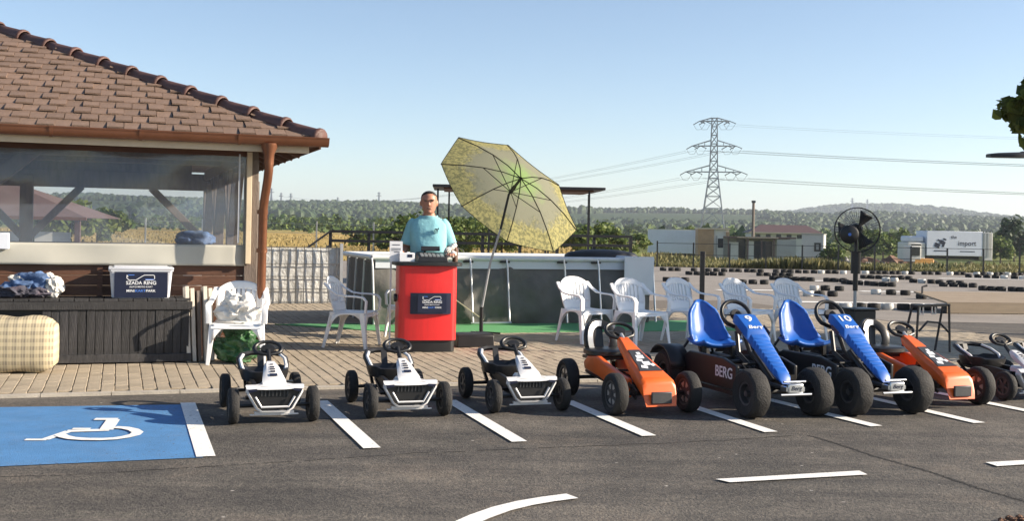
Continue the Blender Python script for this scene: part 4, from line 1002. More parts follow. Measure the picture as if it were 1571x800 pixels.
dk = dk.build('pool_cover', 'dark_metal', None, smooth=60); dk.location = pool_o; dk.rotation_euler = (0, 0, ROW); tag(dk, 'folded dark pool cover lying over the far rail of the pool', 'cover')
# green turf strip
tf = [pool_o+U*(px0-.95)+V*.02, pool_o+U*(px1+.75)-V*.1, pool_o+U*(px1+.75)-V*.52, pool_o+U*(px0-.25)-V*.55]
bpoly = [pool_o+U*(px0-1.2)+V*.3, pool_o+U*(px1+.75)+V*.3, pool_o+U*(px1+.75)-V*1.25, pool_o+U*(px0+.3)-V*1.15]
mb = MB(); mb.add([(*p.xy, .030) for p in bpoly]+[(*p.xy, .018) for p in bpoly], [(0, 1, 2, 3), (0, 4, 5, 1), (1, 5, 6, 2), (2, 6, 7, 3), (3, 7, 4, 0)])
o = mb.build('turf_mat', 'turf'); tag(o, 'long green artificial turf mat laid along the foot of the pool', 'mat')

# ------------------------------------------------------------------ umbrella
ug = G(738, 514, ZT); UY = ug.y
hub = H(800, 273, UY+.15); elb = H(768, 352, UY-.02)
umb = thing('patio_umbrella', ug, 'large tilted yellow and grey patterned parasol with eight ribs, beside the pool', 'umbrella')
ax = Vector((.50, .50, .70)).normalized()
hub = hub-ug; elb = elb-ug
e1 = Vector((0, 0, 1)).cross(ax).normalized(); e2 = ax.cross(e1)
RC, DOME = .97, .33
PH = R(-10)
def cpt(r, a):
    k = a/(2*math.pi/8); fr = abs((k-.5) % 1-.5)*2          # 0 on a rib, 1 midway
    fr = 1-fr; rr = r*(1-.075*(1-(2*((k) % 1)-1)**2)*r)
    sag = .055*(1-(2*(k % 1)-1)**2)*r*r
    q = a+PH
    return hub+(e1*math.cos(q)+e2*math.sin(q))*RC*rr-ax*(DOME*(r**1.75)-sag*0+sag*.35)
mb = MB(); NA, NR = 64, 12
for j in range(1, NR+1): mb.v += [cpt(j/NR, 2*math.pi*i/NA) for i in range(NA)]
mb.v.append(Vector(hub)); mb.f = [(j*NA+i, j*NA+(i+1) % NA, (j+1)*NA+(i+1) % NA, (j+1)*NA+i) for j in range(NR-1) for i in range(NA)]+[(len(mb.v)-1, (i+1) % NA, i) for i in range(NA)]
cano = mb.build('canopy', 'canopy', umb, smooth=80)
at = cano.data.attributes.new('rad', 'FLOAT', 'POINT')
for i, v in enumerate(cano.data.vertices): at.data[i].value = 0 if i == NR*NA else (i//NA+1)/NR
hm = MB(); hm.tube([cpt(1.0, 2*math.pi*i/NA) for i in range(NA)], .004, 5, True); hm.build('hem', 'weeds' if False else 'dark_metal', cano)
rn = hub-ax*.30+ (elb-hub).normalized()*.02
for k in range(8):
    a = 2*math.pi*k/8
    r_ = MB(); r_.tube([cpt(t, a)-ax*.012 for t in (0, .25, .5, .75, 1.0)], .0065, 6); rb = r_.build('rib', 'dark_metal', umb, smooth=50)
    s_ = MB(); s_.tube([hub-ax*.26, cpt(.5, a)-ax*.015], .005, 6); s_.build('strut', 'dark_metal', rb)
pd = (elb-hub).normalized()
m = MB(); m.tube([hub+ax*.05, hub-ax*.02, hub-ax*.27], .018, 10); m.build('hub', 'dark_metal', umb, smooth=40)
m = MB(); m.tube([hub-ax*.10, hub-ax*.30, elb], .015, 10); m.build('upper_pole', 'dark_metal', umb, smooth=40)
m = MB(); m.tube([hub-ax*.16, hub-ax*.27], .026, 10); m.build('tilt_joint', 'black', umb, smooth=40)
m = MB(); m.tube([elb, Vector((0, 0, .55)).lerp(elb, .45), (.0, 0, .30)], .014, 10); m.build('lower_pole', 'galv', umb, smooth=40)
m = MB(); m.tube([(0, 0, .0), (0, 0, .34)], .024, 10); m.build('base_tube', 'black', umb, smooth=40)
m = MB()
for q in range(4): m.bar((.02*math.cos(q*1.57+.5), .02*math.sin(q*1.57+.5), .03), (.26*math.cos(q*1.57+.5), .26*math.sin(q*1.57+.5), .01), .03, .02)
m.build('base_feet', 'black', umb)

# ------------------------------------------------------------------ pedestal fan
FY = 14.6
fb_ = H(1311, 500, FY); fan_o = Vector((fb_.x, FY, 0.02))
fan = thing('pedestal_fan', fan_o, 'tall black pedestal fan with round wire cage, behind go-kart number 10', 'fan', R(-6))
hz = H(1312, 353, FY).z-.02; fr_ = 34*FY/FPX
m = MB(); m.tube([(0, 0, .02), (0, 0, hz-.5)], .022, 10); m.build('pole', 'galv', fan, smooth=40)
m = MB(); m.tube([(0, 0, hz-.78), (0, 0, hz-.28)], .032, 10); m.tube([(0, 0, hz-.28), (0, .02, hz)], .022, 8); m.build('sleeve', 'black', fan, smooth=40)
m = MB(); m.tube([(0, 0, hz-.56), (0, 0, hz-.28)], .062, 10); m.build('height_collar', 'black', fan, smooth=40)
m = MB(); m.lathe([(0, 0), (.24, 0), (.24, .02), (.22, .035), (.03, .06), (0, .06)], 28); m.build('fan_base', 'black', fan, smooth=40)
Ty = Matrix.Translation((0, -.06, hz)) @ Matrix.Rotation(R(90), 4, 'X')
cg = MB()
for yy, rr in ((.06, .40), (.02, 1.0), (-.02, 1.0), (.075, .2)):
    cg.tube([Ty @ Vector((fr_*rr*math.cos(q), fr_*rr*math.sin(q), yy)) for q in [2*math.pi*i/40 for i in range(40)]], .0038 if rr < 1 else .006, 5, True)
cage = cg.build('cage_rings', 'dark_metal', fan)
cw = MB()
for k in range(48):
    q = 2*math.pi*k/48
    for s in (1, -1): cw.tube([Ty @ Vector((fr_*r*math.cos(q), fr_*r*math.sin(q), s*z)) for r, z in ((.12, .085), (.55, .075), (.92, .045), (1, .02))], .0016, 3)
cw = cw.build('cage_wires', 'dark_metal', fan); cw['kind'] = 'stuff'
m = MB(); m.lathe([(0, .10), (.09, .098), (.118, .08), (.118, .06), (0, .055)], 24, Ty @ Matrix.Translation((-.115, -.06, .02))); mo_ = m.build('motor_badge', 'black', fan, smooth=40)
m = MB(); m.lathe([(0, .104), (.02, .103), (.02, .098), (0, .098)], 16, Ty @ Matrix.Translation((-.115, -.06, .02))); m.build('badge_centre', 'print_blue', mo_, smooth=40)
m = MB(); m.lathe([(0, -.06), (.07, -.06), (.085, -.1), (.08, -.26), (.05, -.30), (0, -.30)], 20, Ty); m.build('motor', 'black', fan, smooth=40)
for k in range(3):
    q0 = R(60+120*k); bl = MB(); a, b = [], []
    for i in range(7):
        t = .12+.78*i/6
        for lst, dq, z in ((a, -.30-.1*t, -.03), (b, .30+.12*t, .03)): lst.append(Ty @ Vector((fr_*t*math.cos(q0+dq), fr_*t*math.sin(q0+dq), z)))
    bl.add(a+b, [(i, i+1, 7+i+1, 7+i) for i in range(6)]); o = bl.build('blade', 'dark_metal', fan, smooth=60); s_ = o.modifiers.new('t', 'SOLIDIFY'); s_.thickness = .004
cb = small('speaker_box', MB().box((0, 0, .19), (.30, .28, .38)), 'black', Vector((H(1318, 490, 14.2).x, 14.2, .02)), 'black box standing at the foot of the pedestal fan', 'box', R(15), bevel=.012)
MB().box((0, 0, .392), (.36, .33, .02)).build('box_lid', 'black', cb, bevel=.004)
bp_ = H(1077, 445, 19.0); bp_.z = 0
bp2 = thing('black_post', bp_, 'slim black upright post at the edge of the kart track behind the chairs', 'post')
MB().bar((0, 0, 0), (0, 0, H(1077, 386, 19.0).z), .075).build('post_shaft', 'dark_metal', bp2, bevel=.005); MB().box((0, 0, .01), (.18, .18, .02)).build('foot_plate', 'dark_metal', bp2)

# ------------------------------------------------------------------ pedal go-karts
TX = Matrix.Rotation(R(90), 4, 'Y')
def wheel(parent, x, y, r, w, rimr, knob=0, spokes=5, rim='rim', light=False):
    n = 40 if knob else 32; h = w/2
    prof = [(rimr*.98, -h*.72), (rimr*1.06, -h*.86), (r*.86, -h), (r*.955, -h*.80), (r, -h*.42), (r, h*.42), (r*.955, h*.80), (r*.86, h), (rimr*1.06, h*.86), (rimr*.98, h*.72)]
    rings = []
    for i, (q, z) in enumerate(prof):
        rr = []
        for k in range(n):
            kk = q
            if knob and i in (3, 4, 5, 6):
                kk = q*(1+knob*(1 if (k//2+(i//5)) % 2 else -.6))
            elif i in (3, 4, 5, 6): kk = q*(1+.008*(1 if (k+i//5) % 2 else -1))
            rr.append(Vector((kk*math.cos(2*math.pi*k/n), kk*math.sin(2*math.pi*k/n), z)))
        rings.append([TX @ p for p in rr])
    mb = MB(); mb.loft(rings, True, True)
    t = mb.build('wheel', 'rubber', parent, smooth=28 if knob else 40); t.location = (x, y, r)
    m = MB(); m.lathe([(rimr, -h*.76), (rimr, h*.76), (rimr*.86, h*.70), (rimr*.84, h*.2), (rimr*.84, -h*.2), (rimr*.86, -h*.70)], 28, TX, True)
    m.lathe([(0, -h*.78), (rimr*.26, -h*.72), (rimr*.28, -h*.4), (rimr*.28, h*.4), (rimr*.26, h*.72), (0, h*.78)], 14, TX)
    for k in range(spokes):
        q = 2*math.pi*k/spokes
        for s in (-1, 1): m.bar(TX @ Vector((rimr*.2*math.cos(q), rimr*.2*math.sin(q), s*h*.52)), TX @ Vector((rimr*.92*math.cos(q), rimr*.92*math.sin(q), s*h*.45)), rimr*.30, .008, rimr*.22, .008, up=(1, 0, 0))
    m.lathe([(0, -h*.1), (rimr*.85, -h*.1), (rimr*.85, h*.1), (0, h*.1)], 28, TX)
    rm = m.build('rim', rim, t, smooth=35)
    if light:
        m = MB()
        for k in range(spokes):
            q = 2*math.pi*(k+.5)/spokes
            for s in (-1, 1): m.prism([(rimr*(.40+.2*a)*math.cos(q+b), rimr*(.40+.2*a)*math.sin(q+b)) for a, b in ((0, -.18), (1.9, -.26), (1.9, .26), (0, .18))], .006, TX @ Matrix.Translation((0, 0, s*h*.5)))
        m.build('spoke_cap', 'rim_light', t)
    return t
def steer(parent, c, r, tilt, tr=.014, flat=.78):
    s = MB(); T = Matrix.Translation(c) @ Matrix.Rotation(tilt, 4, 'X')
    s.tube([T @ Vector((r*math.cos(q), r*flat*math.sin(q)+(0 if math.sin(q) > -.75 else .01), 0)) for q in [2*math.pi*i/28 for i in range(28)]], tr, 8, True)
    for a in (0, 180, 270): s.bar(T @ Vector((0, 0, -.006)), T @ Vector((r*math.cos(R(a)), r*flat*math.sin(R(a)), 0)), .045, .012, .026, .010)
    s.lathe([(0, .012), (.045, .010), (.05, -.008), (.02, -.04), (0, -.04)], 16, T)
    return s.build('steering_wheel', 'black', parent, smooth=45)
def pedals(parent, y, z, w=.1):
    m = MB(); m.tube([(-w, y, z), (w, y, z)], .009, 6)
    for s in (-1, 1):
        m.bar((s*w, y, z), (s*w, y+s*.07, z+s*.04), .012); m.box((s*(w+.045), y+s*.07, z+s*.04), (.075, .06, .018))
    m.lathe([(0, -.006), (.055, -.006), (.055, .006), (0, .006)], 18, Matrix.Translation((.02, y, z)) @ TX)
    return m.build('pedals', 'black', parent, smooth=40)

def small_kart(label, grey=False):
    t = thing('pedal_kart', (0, 0, 0), label, 'go-kart', ROW, 'pedal go-karts lined up on the parking bays')
    WB = .74
    for s in (-1, 1): wheel(t, s*.262, 0, .119, .066, .074); wheel(t, s*.25, WB, .119, .066, .074)
    m = MB(); m.tube([(0, -.02, .135), (0, .25, .14), (0, .5, .19), (0, WB, .14)], .022, 8)
    m.tube([(-.25, 0, .116), (.25, 0, .116)], .013, 8); m.tube([(-.25, WB, .116), (.25, WB, .116)], .013, 8)
    for s in (-1, 1): m.tube([(s*.10, .02, .12), (s*.13, .3, .15), (s*.11, .55, .20)], .012, 6)
    m.build('frame', 'black', t, smooth=40)
    # front bumper: frame of white round a dark grille
    def outline(k, y, dz=0): return [Vector((x*k, y, .175+(z-.175)*k+dz)) for x, z in ((-.185, .245), (-.19, .215), (-.165, .17), (-.125, .10), (-.09, .078), (.09, .078), (.125, .10), (.165, .17), (.19, .215), (.185, .245), (.10, .262), (0, .255), (-.10, .262))]
    m = MB(); m.loft([outline(.93, -.02), outline(1, -.055), outline(.975, -.082), outline(.90, -.086), outline(.87, -.06)], True, True)
    bmp = m.build('front_bumper', 'body_white', t, smooth=35)
    m = MB(); m.add(outline(.89, -.062), [tuple(range(13))]); m.add(outline(.89, -.055), [tuple(reversed(range(13)))])
    g = m.build('grille', 'black', bmp)
    m = MB()
    for i in range(8): m.bar((-.085+i*.0243, -.068, .185), (-.085+i*.0243, -.070, .222), .007, .006)
    m.build('grille_teeth', 'rim', bmp)
    m = MB(); m.add([(-.192, -.075, .258), (.192, -.075, .258), (.186, -.095, .238), (.06, -.098, .232), (-.06, -.098, .232), (-.186, -.095, .238), (-.186, -.05, .262), (.186, -.05, .262)], [(0, 5, 4, 3, 2, 1), (0, 1, 7, 6)]); m.build('bumper_top', 'body_white', bmp)
    m = MB(); m.tube([(-.128, -.09, .185), (-.088, -.093, .118), (.088, -.093, .118), (.128, -.09, .185)], .0075, 6); m.build('bumper_trim', 'body_white', bmp)
    for s in (-1, 1):
        m = MB(); m.add([(s*.178, -.1, .236), (s*.12, -.101, .240), (s*.12, -.101, .226), (s*.168, -.096, .214)], [(0, 1, 2, 3)]); o = m.build('headlight', 'navy', bmp); sl_ = o.modifiers.new('t', 'SOLIDIFY'); sl_.thickness = .006; sl_.offset = 0
    m = MB(); m.bar((-.13, -.045, .075), (.13, -.045, .075), .03, .02); m.bar((-.16, -.05, .062), (.16, -.05, .062), .012, .010); m.build('bumper_lip', 'body_white', bmp, bevel=.003)
    # bonnet and nose
    m = MB(); st = [(-.06, .245, .17, .012), (-.03, .248, .150, .014), (.03, .245, .08, .02), (.16, .24, .065, .025)]
    m.loft([[Vector((a*w_, y, z+b*h_)) for a, b in ((-1, -1), (1, -1), (1, .2), (.75, 1), (-.75, 1), (-1, .2))] for y, z, w_, h_ in st]); m.build('bonnet', 'body_white', t, smooth=40)
    m = MB(); st = [(-.05, .262, .078, .014), (-.02, .285, .078, .024), (.05, .325, .066, .036), (.13, .375, .053, .042), (.18, .40, .042, .04), (.205, .40, .032, .028)]
    m.loft([[Vector((a*w_, y+b*h_*.35, z+b*h_)) for a, b in ((-1, -1.4), (1, -1.4), (1, .3), (.62, 1), (-.62, 1), (-1, .3))] for y, z, w_, h_ in st]); ns = m.build('nose', 'body_white', t, smooth=40)
    m = MB()
    def onnose(f): return Vector((0, -.014+f*.18, .318+f*.118))
    for f, w_, h_ in ((.18, .05, .03), (.40, .032, .016), (.55, .036, .012), (.68, .03, .014), (.85, .02, .01)):
        c = onnose(f); m.box(c, (w_, h_, .006), Matrix.Rotation(math.atan2(.118, .18), 3, 'X'))
    m.build('nose_decal', 'navy', ns)
    m = MB(); m.tube([(0, .20, .36), (0, .33, .53)], .016, 8); m.build('steering_column', 'black', t, smooth=40)
    steer(t, (0, .345, .540), .092, R(52), .0175, .85)
    # bucket seat with an open wrap-round back
    m = MB(); rg = []
    for z, k in ((.185, .70), (.20, .98), (.25, 1.08), (.295, 1.1), (.302, 1.02), (.255, .8), (.245, .4)):
        rg.append([Vector((.155*k*math.copysign(abs(math.cos(q))**.7, math.cos(q)), .56+.16*k*math.copysign(abs(math.sin(q))**.7, math.sin(q)), z+(.02 if abs(math.cos(q)) > .7 else 0)))for q in [2*math.pi*i/24 for i in range(24)]])
    m.loft(rg); m.build('seat', 'black', t, smooth=50)
    path = [(-.145, .50, .25), (-.165, .56, .33), (-.168, .66, .385), (-.14, .74, .42), (-.07, .785, .43), (0, .795, .432), (.07, .785, .43), (.14, .74, .42), (.168, .66, .385), (.165, .56, .33), (.145, .50, .25)]
    pp = []
    for a, b in zip(path, path[1:]):
        for k in range(3): pp.append(Vector(a).lerp(Vector(b), k/3))
    pp.append(Vector(path[-1]))
    m = MB(); m.loft([[p+Vector((0, 0, -.026))*1, p+Vector((p.x*.09, .012, -.012)), p+Vector((p.x*.09, .012, .014)), p+Vector((0, 0, .024)), p-Vector((p.x*.07, .012, 0))] for p in pp])
    m.build('backrest', 'black', t, smooth=50)
    for s in (-1, 1):
        m = MB(); qs = [p for p in pp if p.x*s > .12]; qs = qs if s < 0 else qs
        m.tube([p+Vector((-s*.010, -.022, .006)) for p in qs], .013, 6); m.build('backrest_trim', 'body_white' if not grey else 'rim_light', t, smooth=50)
    m = MB(); m.bar((0, .72, .22), (0, .785, .43), .045, .016); m.bar((-.12, .6, .15), (-.12, .72, .24), .02); m.bar((.12, .6, .15), (.12, .72, .24), .02); m.build('seat_bracket', 'black', t)
    pedals(t, .21, .19, .085)
    m = MB()
    for s in (-1, 1): m.prism([(.10, .12), (.36, .15), (.52, .20), (.50, .24), (.3, .235), (.12, .22)], .03, Matrix.Translation((s*.10, 0, 0)) @ Matrix(((0, 0, 1, 0), (1, 0, 0, 0), (0, 1, 0, 0), (0, 0, 0, 1))))
    m.build('side_panel', 'black', t, bevel=.004)
    bpy.context.view_layer.update()
    for o in bpy.data.objects:                # the cockpit sits low over the frame
        if o.type == 'MESH' and (o.parent == t or (o.parent and o.parent.parent == t)) and o.name.split('.')[0] not in ('wheel', 'rim'):
            for v in o.data.vertices:
                if v.co.z > .262: v.co.z = .262+(v.co.z-.262)*.70
    return t
def place(o, fl, half): 
    o.location = (fl+U*half).xy.to_3d(); return o
YZ = Matrix(((0, 0, 1, 0), (1, 0, 0, 0), (0, 1, 0, 0), (0, 0, 0, 1)))
k1 = small_kart('white children\'s pedal go-kart beside the blue disabled bay, nearest the plank bench')
ks = [(G(357, 651), ''), (G(568, 642), 'white pedal go-kart in front of the sideways chair and the red counter'),
      (G(757, 634), 'white children\'s pedal go-kart standing left of the orange go-kart with the grey seat'), (G(1541, 615), 'white children\'s pedal go-kart at the right edge, beside the second orange go-kart')]
for i, (p, lab) in enumerate(ks):
    o = k1 if i == 0 else copy_tree(k1)
    if i: o['label'] = lab
    place(o, p, .262)
k5 = copy_tree(k1); k5['label'] = 'white children\'s pedal go-kart cut off by the right edge, only its seat in view'; k5.location = kx = (ks[3][0]+U*(.262+.66)).xy.to_3d()

def orange_kart(label):
    t = thing('pedal_kart', (0, 0, 0), label, 'go-kart', ROW, 'pedal go-karts lined up on the parking bays')
    WB = .93
    for s in (-1, 1): wheel(t, s*.292, 0, .150, .10, .098, spokes=6, light=True); wheel(t, s*.285, WB, .150, .10, .098, spokes=6, light=True)
    m = MB(); m.tube([(-.28, 0, .15), (.28, 0, .15)], .015, 8); m.tube([(-.28, WB, .15), (.28, WB, .15)], .015, 8)
    for s in (-1, 1): m.tube([(s*.11, .02, .15), (s*.13, .5, .17), (s*.12, WB, .2)], .018, 8)
    m.bar((0, .3, .17), (0, WB+.03, .24), .10, .03); m.build('frame', 'black', t, smooth=40)
    m = MB()
    for s in (-1, 1):
        m.prism([(.10, .10), (.34, .13), (.60, .19), (.90, .22), (.92, .275), (.84, .33), (.66, .345), (.46, .30), (.25, .26), (.1, .24)], .05, Matrix.Translation((s*.135, 0, 0)) @ YZ)
    m.build('side_panel', 'orange', t, bevel=.012)
    # wedge hood with a recessed decal panel
    st = [(-.135, .150, .118, .070), (-.12, .195, .132, .05), (-.08, .222, .138, .05), (.02, .258, .122, .055), (.16, .31, .104, .055), (.30, .37, .076, .05), (.42, .43, .058, .045), (.50, .465, .050, .04), (.535, .467, .042, .028)]
    m = MB(); m.loft([[Vector((a*w_, y+b*h_*.3, z+b*h_)) for a, b in ((-1, -1.2), (1, -1.2), (1, .45), (.78, 1), (-.78, 1), (-1, .45))] for y, z, w_, h_ in st])
    hd = m.build('hood', 'orange', t, smooth=40, bevel=.006)
    def onh(y):
        for a, b in zip(st, st[1:]):
            if a[0] <= y <= b[0]:
                f = (y-a[0])/(b[0]-a[0]); z = a[1]+(b[1]-a[1])*f; w_ = a[2]+(b[2]-a[2])*f; h_ = a[3]+(b[3]-a[3])*f
                return Vector((0, y+h_*.3, z+h_)), w_
    m = MB(); q = []
    for y in (.0, .08, .16, .24, .31): p, w_ = onh(y); q.append((p, w_*.62 if y > .0 else w_*.72))
    m.loft([[p+Vector((-w_, 0, .001)), p+Vector((w_, 0, .001)), p+Vector((w_, -.002, .005)), p+Vector((-w_, -.002, .005))] for p, w_ in q]); pn = m.build('hood_panel', 'rim', hd)
    m = MB()
    for y, dx, w_, h_ in ((.05, -.03, .05, .035), (.10, .01, .06, .05), (.15, -.025, .045, .03), (.20, .0, .06, .045), (.25, .01, .03, .03), (.08, .05, .03, .03)):
        p, _ = onh(y); m.box(p+Vector((dx, 0, .006)), (w_, h_, .004), Matrix.Rotation(R(26), 3, 'X') @ Matrix.Rotation(dx*9, 3, 'Z'))
    m.build('panel_print', 'print_white', pn)
    for s in (-1, 1):
        m = MB(); 
        for y, z, a, b in ((-.06, .175, .05, .03), (-.01, .20, .04, .02), (.05, .20, .05, .025), (-.05, .135, .06, .02)): m.box((s*(.163-.10*max(0, y+.05)), y, z), (.012, a, b), Matrix.Rotation(R(25), 3, 'X'))
        m.build('hood_decal', 'black', hd)
    m = MB(); m.box((.0, -.158, .135), (.16, .02, .085)); m.build('nose_grille', 'rim', hd, bevel=.006)
    m = MB(); m.tube([(0, .44, .44), (0, .56, .52)], .018, 8); m.build('steering_column', 'rim_light', t, smooth=40)
    steer(t, (0, .585, .545), .114, R(40), .014)
    # seat: base and open round back
    m = MB(); m.loft([[Vector((.17*k*math.copysign(abs(math.cos(q))**.7, math.cos(q)), .83+.17*k*math.copysign(abs(math.sin(q))**.7, math.sin(q)), z)) for q in [2*math.pi*i/24 for i in range(24)]] for z, k in ((.33, .8), (.345, 1), (.375, 1), (.385, .9))]); m.build('seat', 'black', t, smooth=50)
    T = Matrix.Translation((0, .99, .43)) @ Matrix.Rotation(R(-14), 4, 'X')
    m = MB(); rg = []
    for i in range(28):
        q = 2*math.pi*i/28; c = Vector((.118*math.cos(q), 0, .150*math.sin(q))); n_ = Vector((math.cos(q), 0, math.sin(q)))
        curl = -.05*math.cos(q)**2
        rg.append([T @ (c+n_*a+Vector((0, b+curl, 0))) for a, b in ((-.042, -.02), (-.01, -.032), (.025, -.02), (.03, .005), (.0, .018), (-.042, 0))])
    m.loft(rg, True, True); br = m.build('backrest', 'black', t, smooth=50)
    m = MB(); rg = []
    for i in range(15):
        q = math.pi/2+math.pi*i/14-.2; c = Vector((.116*math.cos(q), -.05*math.cos(q)**2-.030, .148*math.sin(q))); n_ = Vector((math.cos(q), 0, math.sin(q)))
        rg.append([T @ (c+n_*-.032), T @ (c+n_*.012), T @ (c+n_*.012+Vector((0, -.007, 0))), T @ (c+n_*-.032+Vector((0, -.007, 0)))])
    m.loft(rg); m.build('backrest_trim', 'rim_light', br, smooth=50)
    m = MB(); m.bar(T @ Vector((0, .0, -.15)), T @ Vector((0, 0, .14)), .075, .02); m.build('back_bar', 'black', br)
    m = MB(); m.bar((-.1, .9, .2), (-.1, .97, .36), .03); m.bar((.1, .9, .2), (.1, .97, .36), .03); m.box((0, .85, .315), (.3, .22, .025)); m.build('seat_bracket', 'black', t)
    pedals(t, .36, .27, .11)
    m = MB(); m.lathe([(0, -.03), (.075, -.03), (.08, 0), (.075, .03), (0, .03)], 20, Matrix.Translation((.19, .52, .30)) @ TX); m.build('chain_wheel', 'black', t, smooth=40)
    return t
o1 = place(orange_kart('orange pedal go-kart with round grey trimmed seat, left of blue go-kart number 9'), G(943, 637), .292)
o2 = place(copy_tree(o1), G(1501, 621), -.292); o2['label'] = 'orange pedal go-kart partly behind the right front wheel of go-kart number 10'

def blue_kart(num, label):
    t = thing('pedal_kart', (0, 0, 0), label, 'go-kart', ROW, 'pedal go-karts lined up on the parking bays')
    WB = 1.22
    for s in (-1, 1):
        wheel(t, s*.262, 0, .175, .136, .084, knob=.020, spokes=0); wheel(t, s*.30, WB, .180, .145, .086, knob=.020, spokes=0)
    m = MB(); m.tube([(-.27, 0, .186), (.27, 0, .186)], .02, 8); m.tube([(-.3, WB, .186), (.3, WB, .186)], .018, 8)
    for s in (-1, 1): m.tube([(s*.06, -.08, .22), (s*.10, .25, .24), (s*.16, .5, .30), (s*.16, WB+.12, .31)], .022, 8)
    for y in (.5, .85, WB): m.tube([(-.16, y, .30), (.16, y, .30)], .018, 8)
    m.tube([(0, .15, .24), (0, .42, .42)], .022, 8); m.tube([(-.05, .2, .24), (-.05, .55, .40), (-.03, .62, .56)], .018, 8); m.tube([(.05, .2, .24), (.05, .55, .40), (.03, .62, .56)], .018, 8)
    m.build('frame', 'black', t, smooth=40)
    for s in (-1, 1):
        m = MB(); m.prism([(.22, .16), (1.0, .16), (1.03, .20), (1.03, .35), (.95, .385), (.42, .385), (.22, .34)], .03, Matrix.Translation((s*.245, 0, 0)) @ YZ)
        sp_ = m.build('side_board', 'black', t, bevel=.008)
        mt_ = frame((s*.262, .40, .275), (0, -1, 0) if s < 0 else (0, 1, 0), (0, 0, 1))
        text('lettering', 'BERG', .115, mt_, 'print_white', sp_, sx=.95)
        m = MB(); m.bar((s*.245, .2, .14), (s*.245, 1.0, .14), .04, .03); m.bar((s*.16, .24, .25), (s*.24, .24, .25), .04); m.bar((s*.16, .98, .25), (s*.24, .98, .25), .04); m.build('side_rail', 'black', t)
        # rear mudguards
        m = MB(); a, b = [], []
        for i in range(10):
            q = R(15+i*14); rr = .225; a.append(Vector((s*.215, WB+rr*math.cos(q)*-1, .186+rr*math.sin(q)))); b.append(Vector((s*.39, WB+rr*math.cos(q)*-1, .186+rr*math.sin(q))))
        m.add(a+b, [(i, i+1, 10+i+1, 10+i) for i in range(9)]); o = m.build('mudguard', 'black', t, smooth=60); s_ = o.modifiers.new('t', 'SOLIDIFY'); s_.thickness = .012
    # hood: upper number block and ridged lower snout
    m = MB(); st = [(-.02, .275, .046, .034), (.0, .29, .060, .038), (.16, .395, .074, .047), (.315, .50, .086, .055), (.33, .51, .086, .055)]
    def sec(y, z, w_, h_): return [Vector((a*w_, y+b*h_*.55, z+b*h_)) for a, b in ((-.7, -1.1), (.7, -1.1), (1, -.1), (.72, 1), (-.72, 1), (-1, -.1))]
    m.loft([sec(*q) for q in st]); hd = m.build('snout', 'blue', t, smooth=35, bevel=.005)
    m = MB()
    for i in range(8):
        f = .10+i*.11; y = -.0+f*.32; z = .29+f*.214; w_ = .060+f*.026; h_ = .038+f*.017
        m.loft([sec(y, z, w_+.001, h_+.001), sec(y+.006, z+.004, w_+.006, h_+.006), sec(y+.014, z+.0095, w_+.006, h_+.006), sec(y+.02, z+.0136, w_+.001, h_+.001)])
    m.build('snout_ridge', 'blue', hd, smooth=35)
    m = MB(); st2 = [(.335, .520, .092, .058), (.35, .535, .102, .068), (.50, .628, .110, .066), (.56, .648, .104, .050), (.585, .640, .088, .028)]
    m.loft([sec(*q) for q in st2]); nb = m.build('number_hood', 'blue', t, smooth=35, bevel=.005)
    d = Vector((0, .15, .09)).normalized(); 
    c = Vector((0, .50+.066*.55, .628+.066+.001)); c0_ = Vector((0, .35+.068*.55, .535+.068+.001)); up = (c-c0_).normalized()
    T = frame(c0_+(c-c0_)*.70+Vector((0, -.001, .002)), (1, 0, 0), up)
    text('number', num, .098, T, 'print_white', nb, sx=1.25)
    T = frame(c0_+(c-c0_)*.10+Vector((0, -.001, .002)), (1, 0, 0), up); text('lettering', 'Berg', .055, T, 'print_white', nb, shear=.3, sx=1.2)
    for s in (-1, 1):
        m = MB(); m.box((s*.122, .44, .585), (.006, .10, .035), Matrix.Rotation(R(30), 3, 'X')); m.build('hood_badge', 'navy', nb)
    m = MB(); m.tube([(0, .56, .64), (0, .66, .70)], .024, 8); m.build('steering_column', 'black', t, smooth=40)
    steer(t, (0, .685, .685), .124, R(60), .016, .95)
    # front bumper plate
    m = MB(); m.box((0, -.15, .225), (.125, .035, .068)); bp_ = m.build('bumper_block', 'steel', t, bevel=.008)
    text('lettering', 'Berg', .042, FRONT(0, -.1690, .226), 'navy', bp_, shear=.3, sx=1.1)
    m = MB(); m.tube([(-.12, -.16, .182), (.13, -.16, .182)], .009, 8); m.tube([(-.08, -.13, .27), (.10, -.13, .27)], .008, 8)
    for s in (-1, 1): m.bar((s*.06, -.08, .22), (s*.06, -.16, .22), .03)
    m.build('bumper_bar', 'steel', t, smooth=40)
    # shell seat
    m = MB(); top_ = []
    nu, nv = 12, 16
    for j in range(nv+1):
        f = j/nv
        if f < .38: g = f/.38; y = .88+.25*g; z = .43-.03*math.sin(g*math.pi); w_ = .17+.02*g; cup = .035
        else:
            g = (f-.38)/.62; y = 1.13+.05*min(1, g*4)+.12*g; z = .41+.355*g; w_ = .187-.075*g-.055*max(0, g-.72)/.28; cup = .075*(1-.5*g)
        for i in range(nu+1):
            s = -1+2*i/nu
            if f < .38: p = Vector((s*w_, y, z+cup*abs(s)**3))
            else: p = Vector((s*w_, y-cup*abs(s)**2.2*1.3, z+(cup*.4*abs(s)**3*(1-g) if g < .5 else 0)-.03*abs(s)**3*max(0, g-.8)/.2))
            top_.append(p)
    m.add(top_, [(j*(nu+1)+i, j*(nu+1)+i+1, (j+1)*(nu+1)+i+1, (j+1)*(nu+1)+i) for j in range(nv) for i in range(nu)])
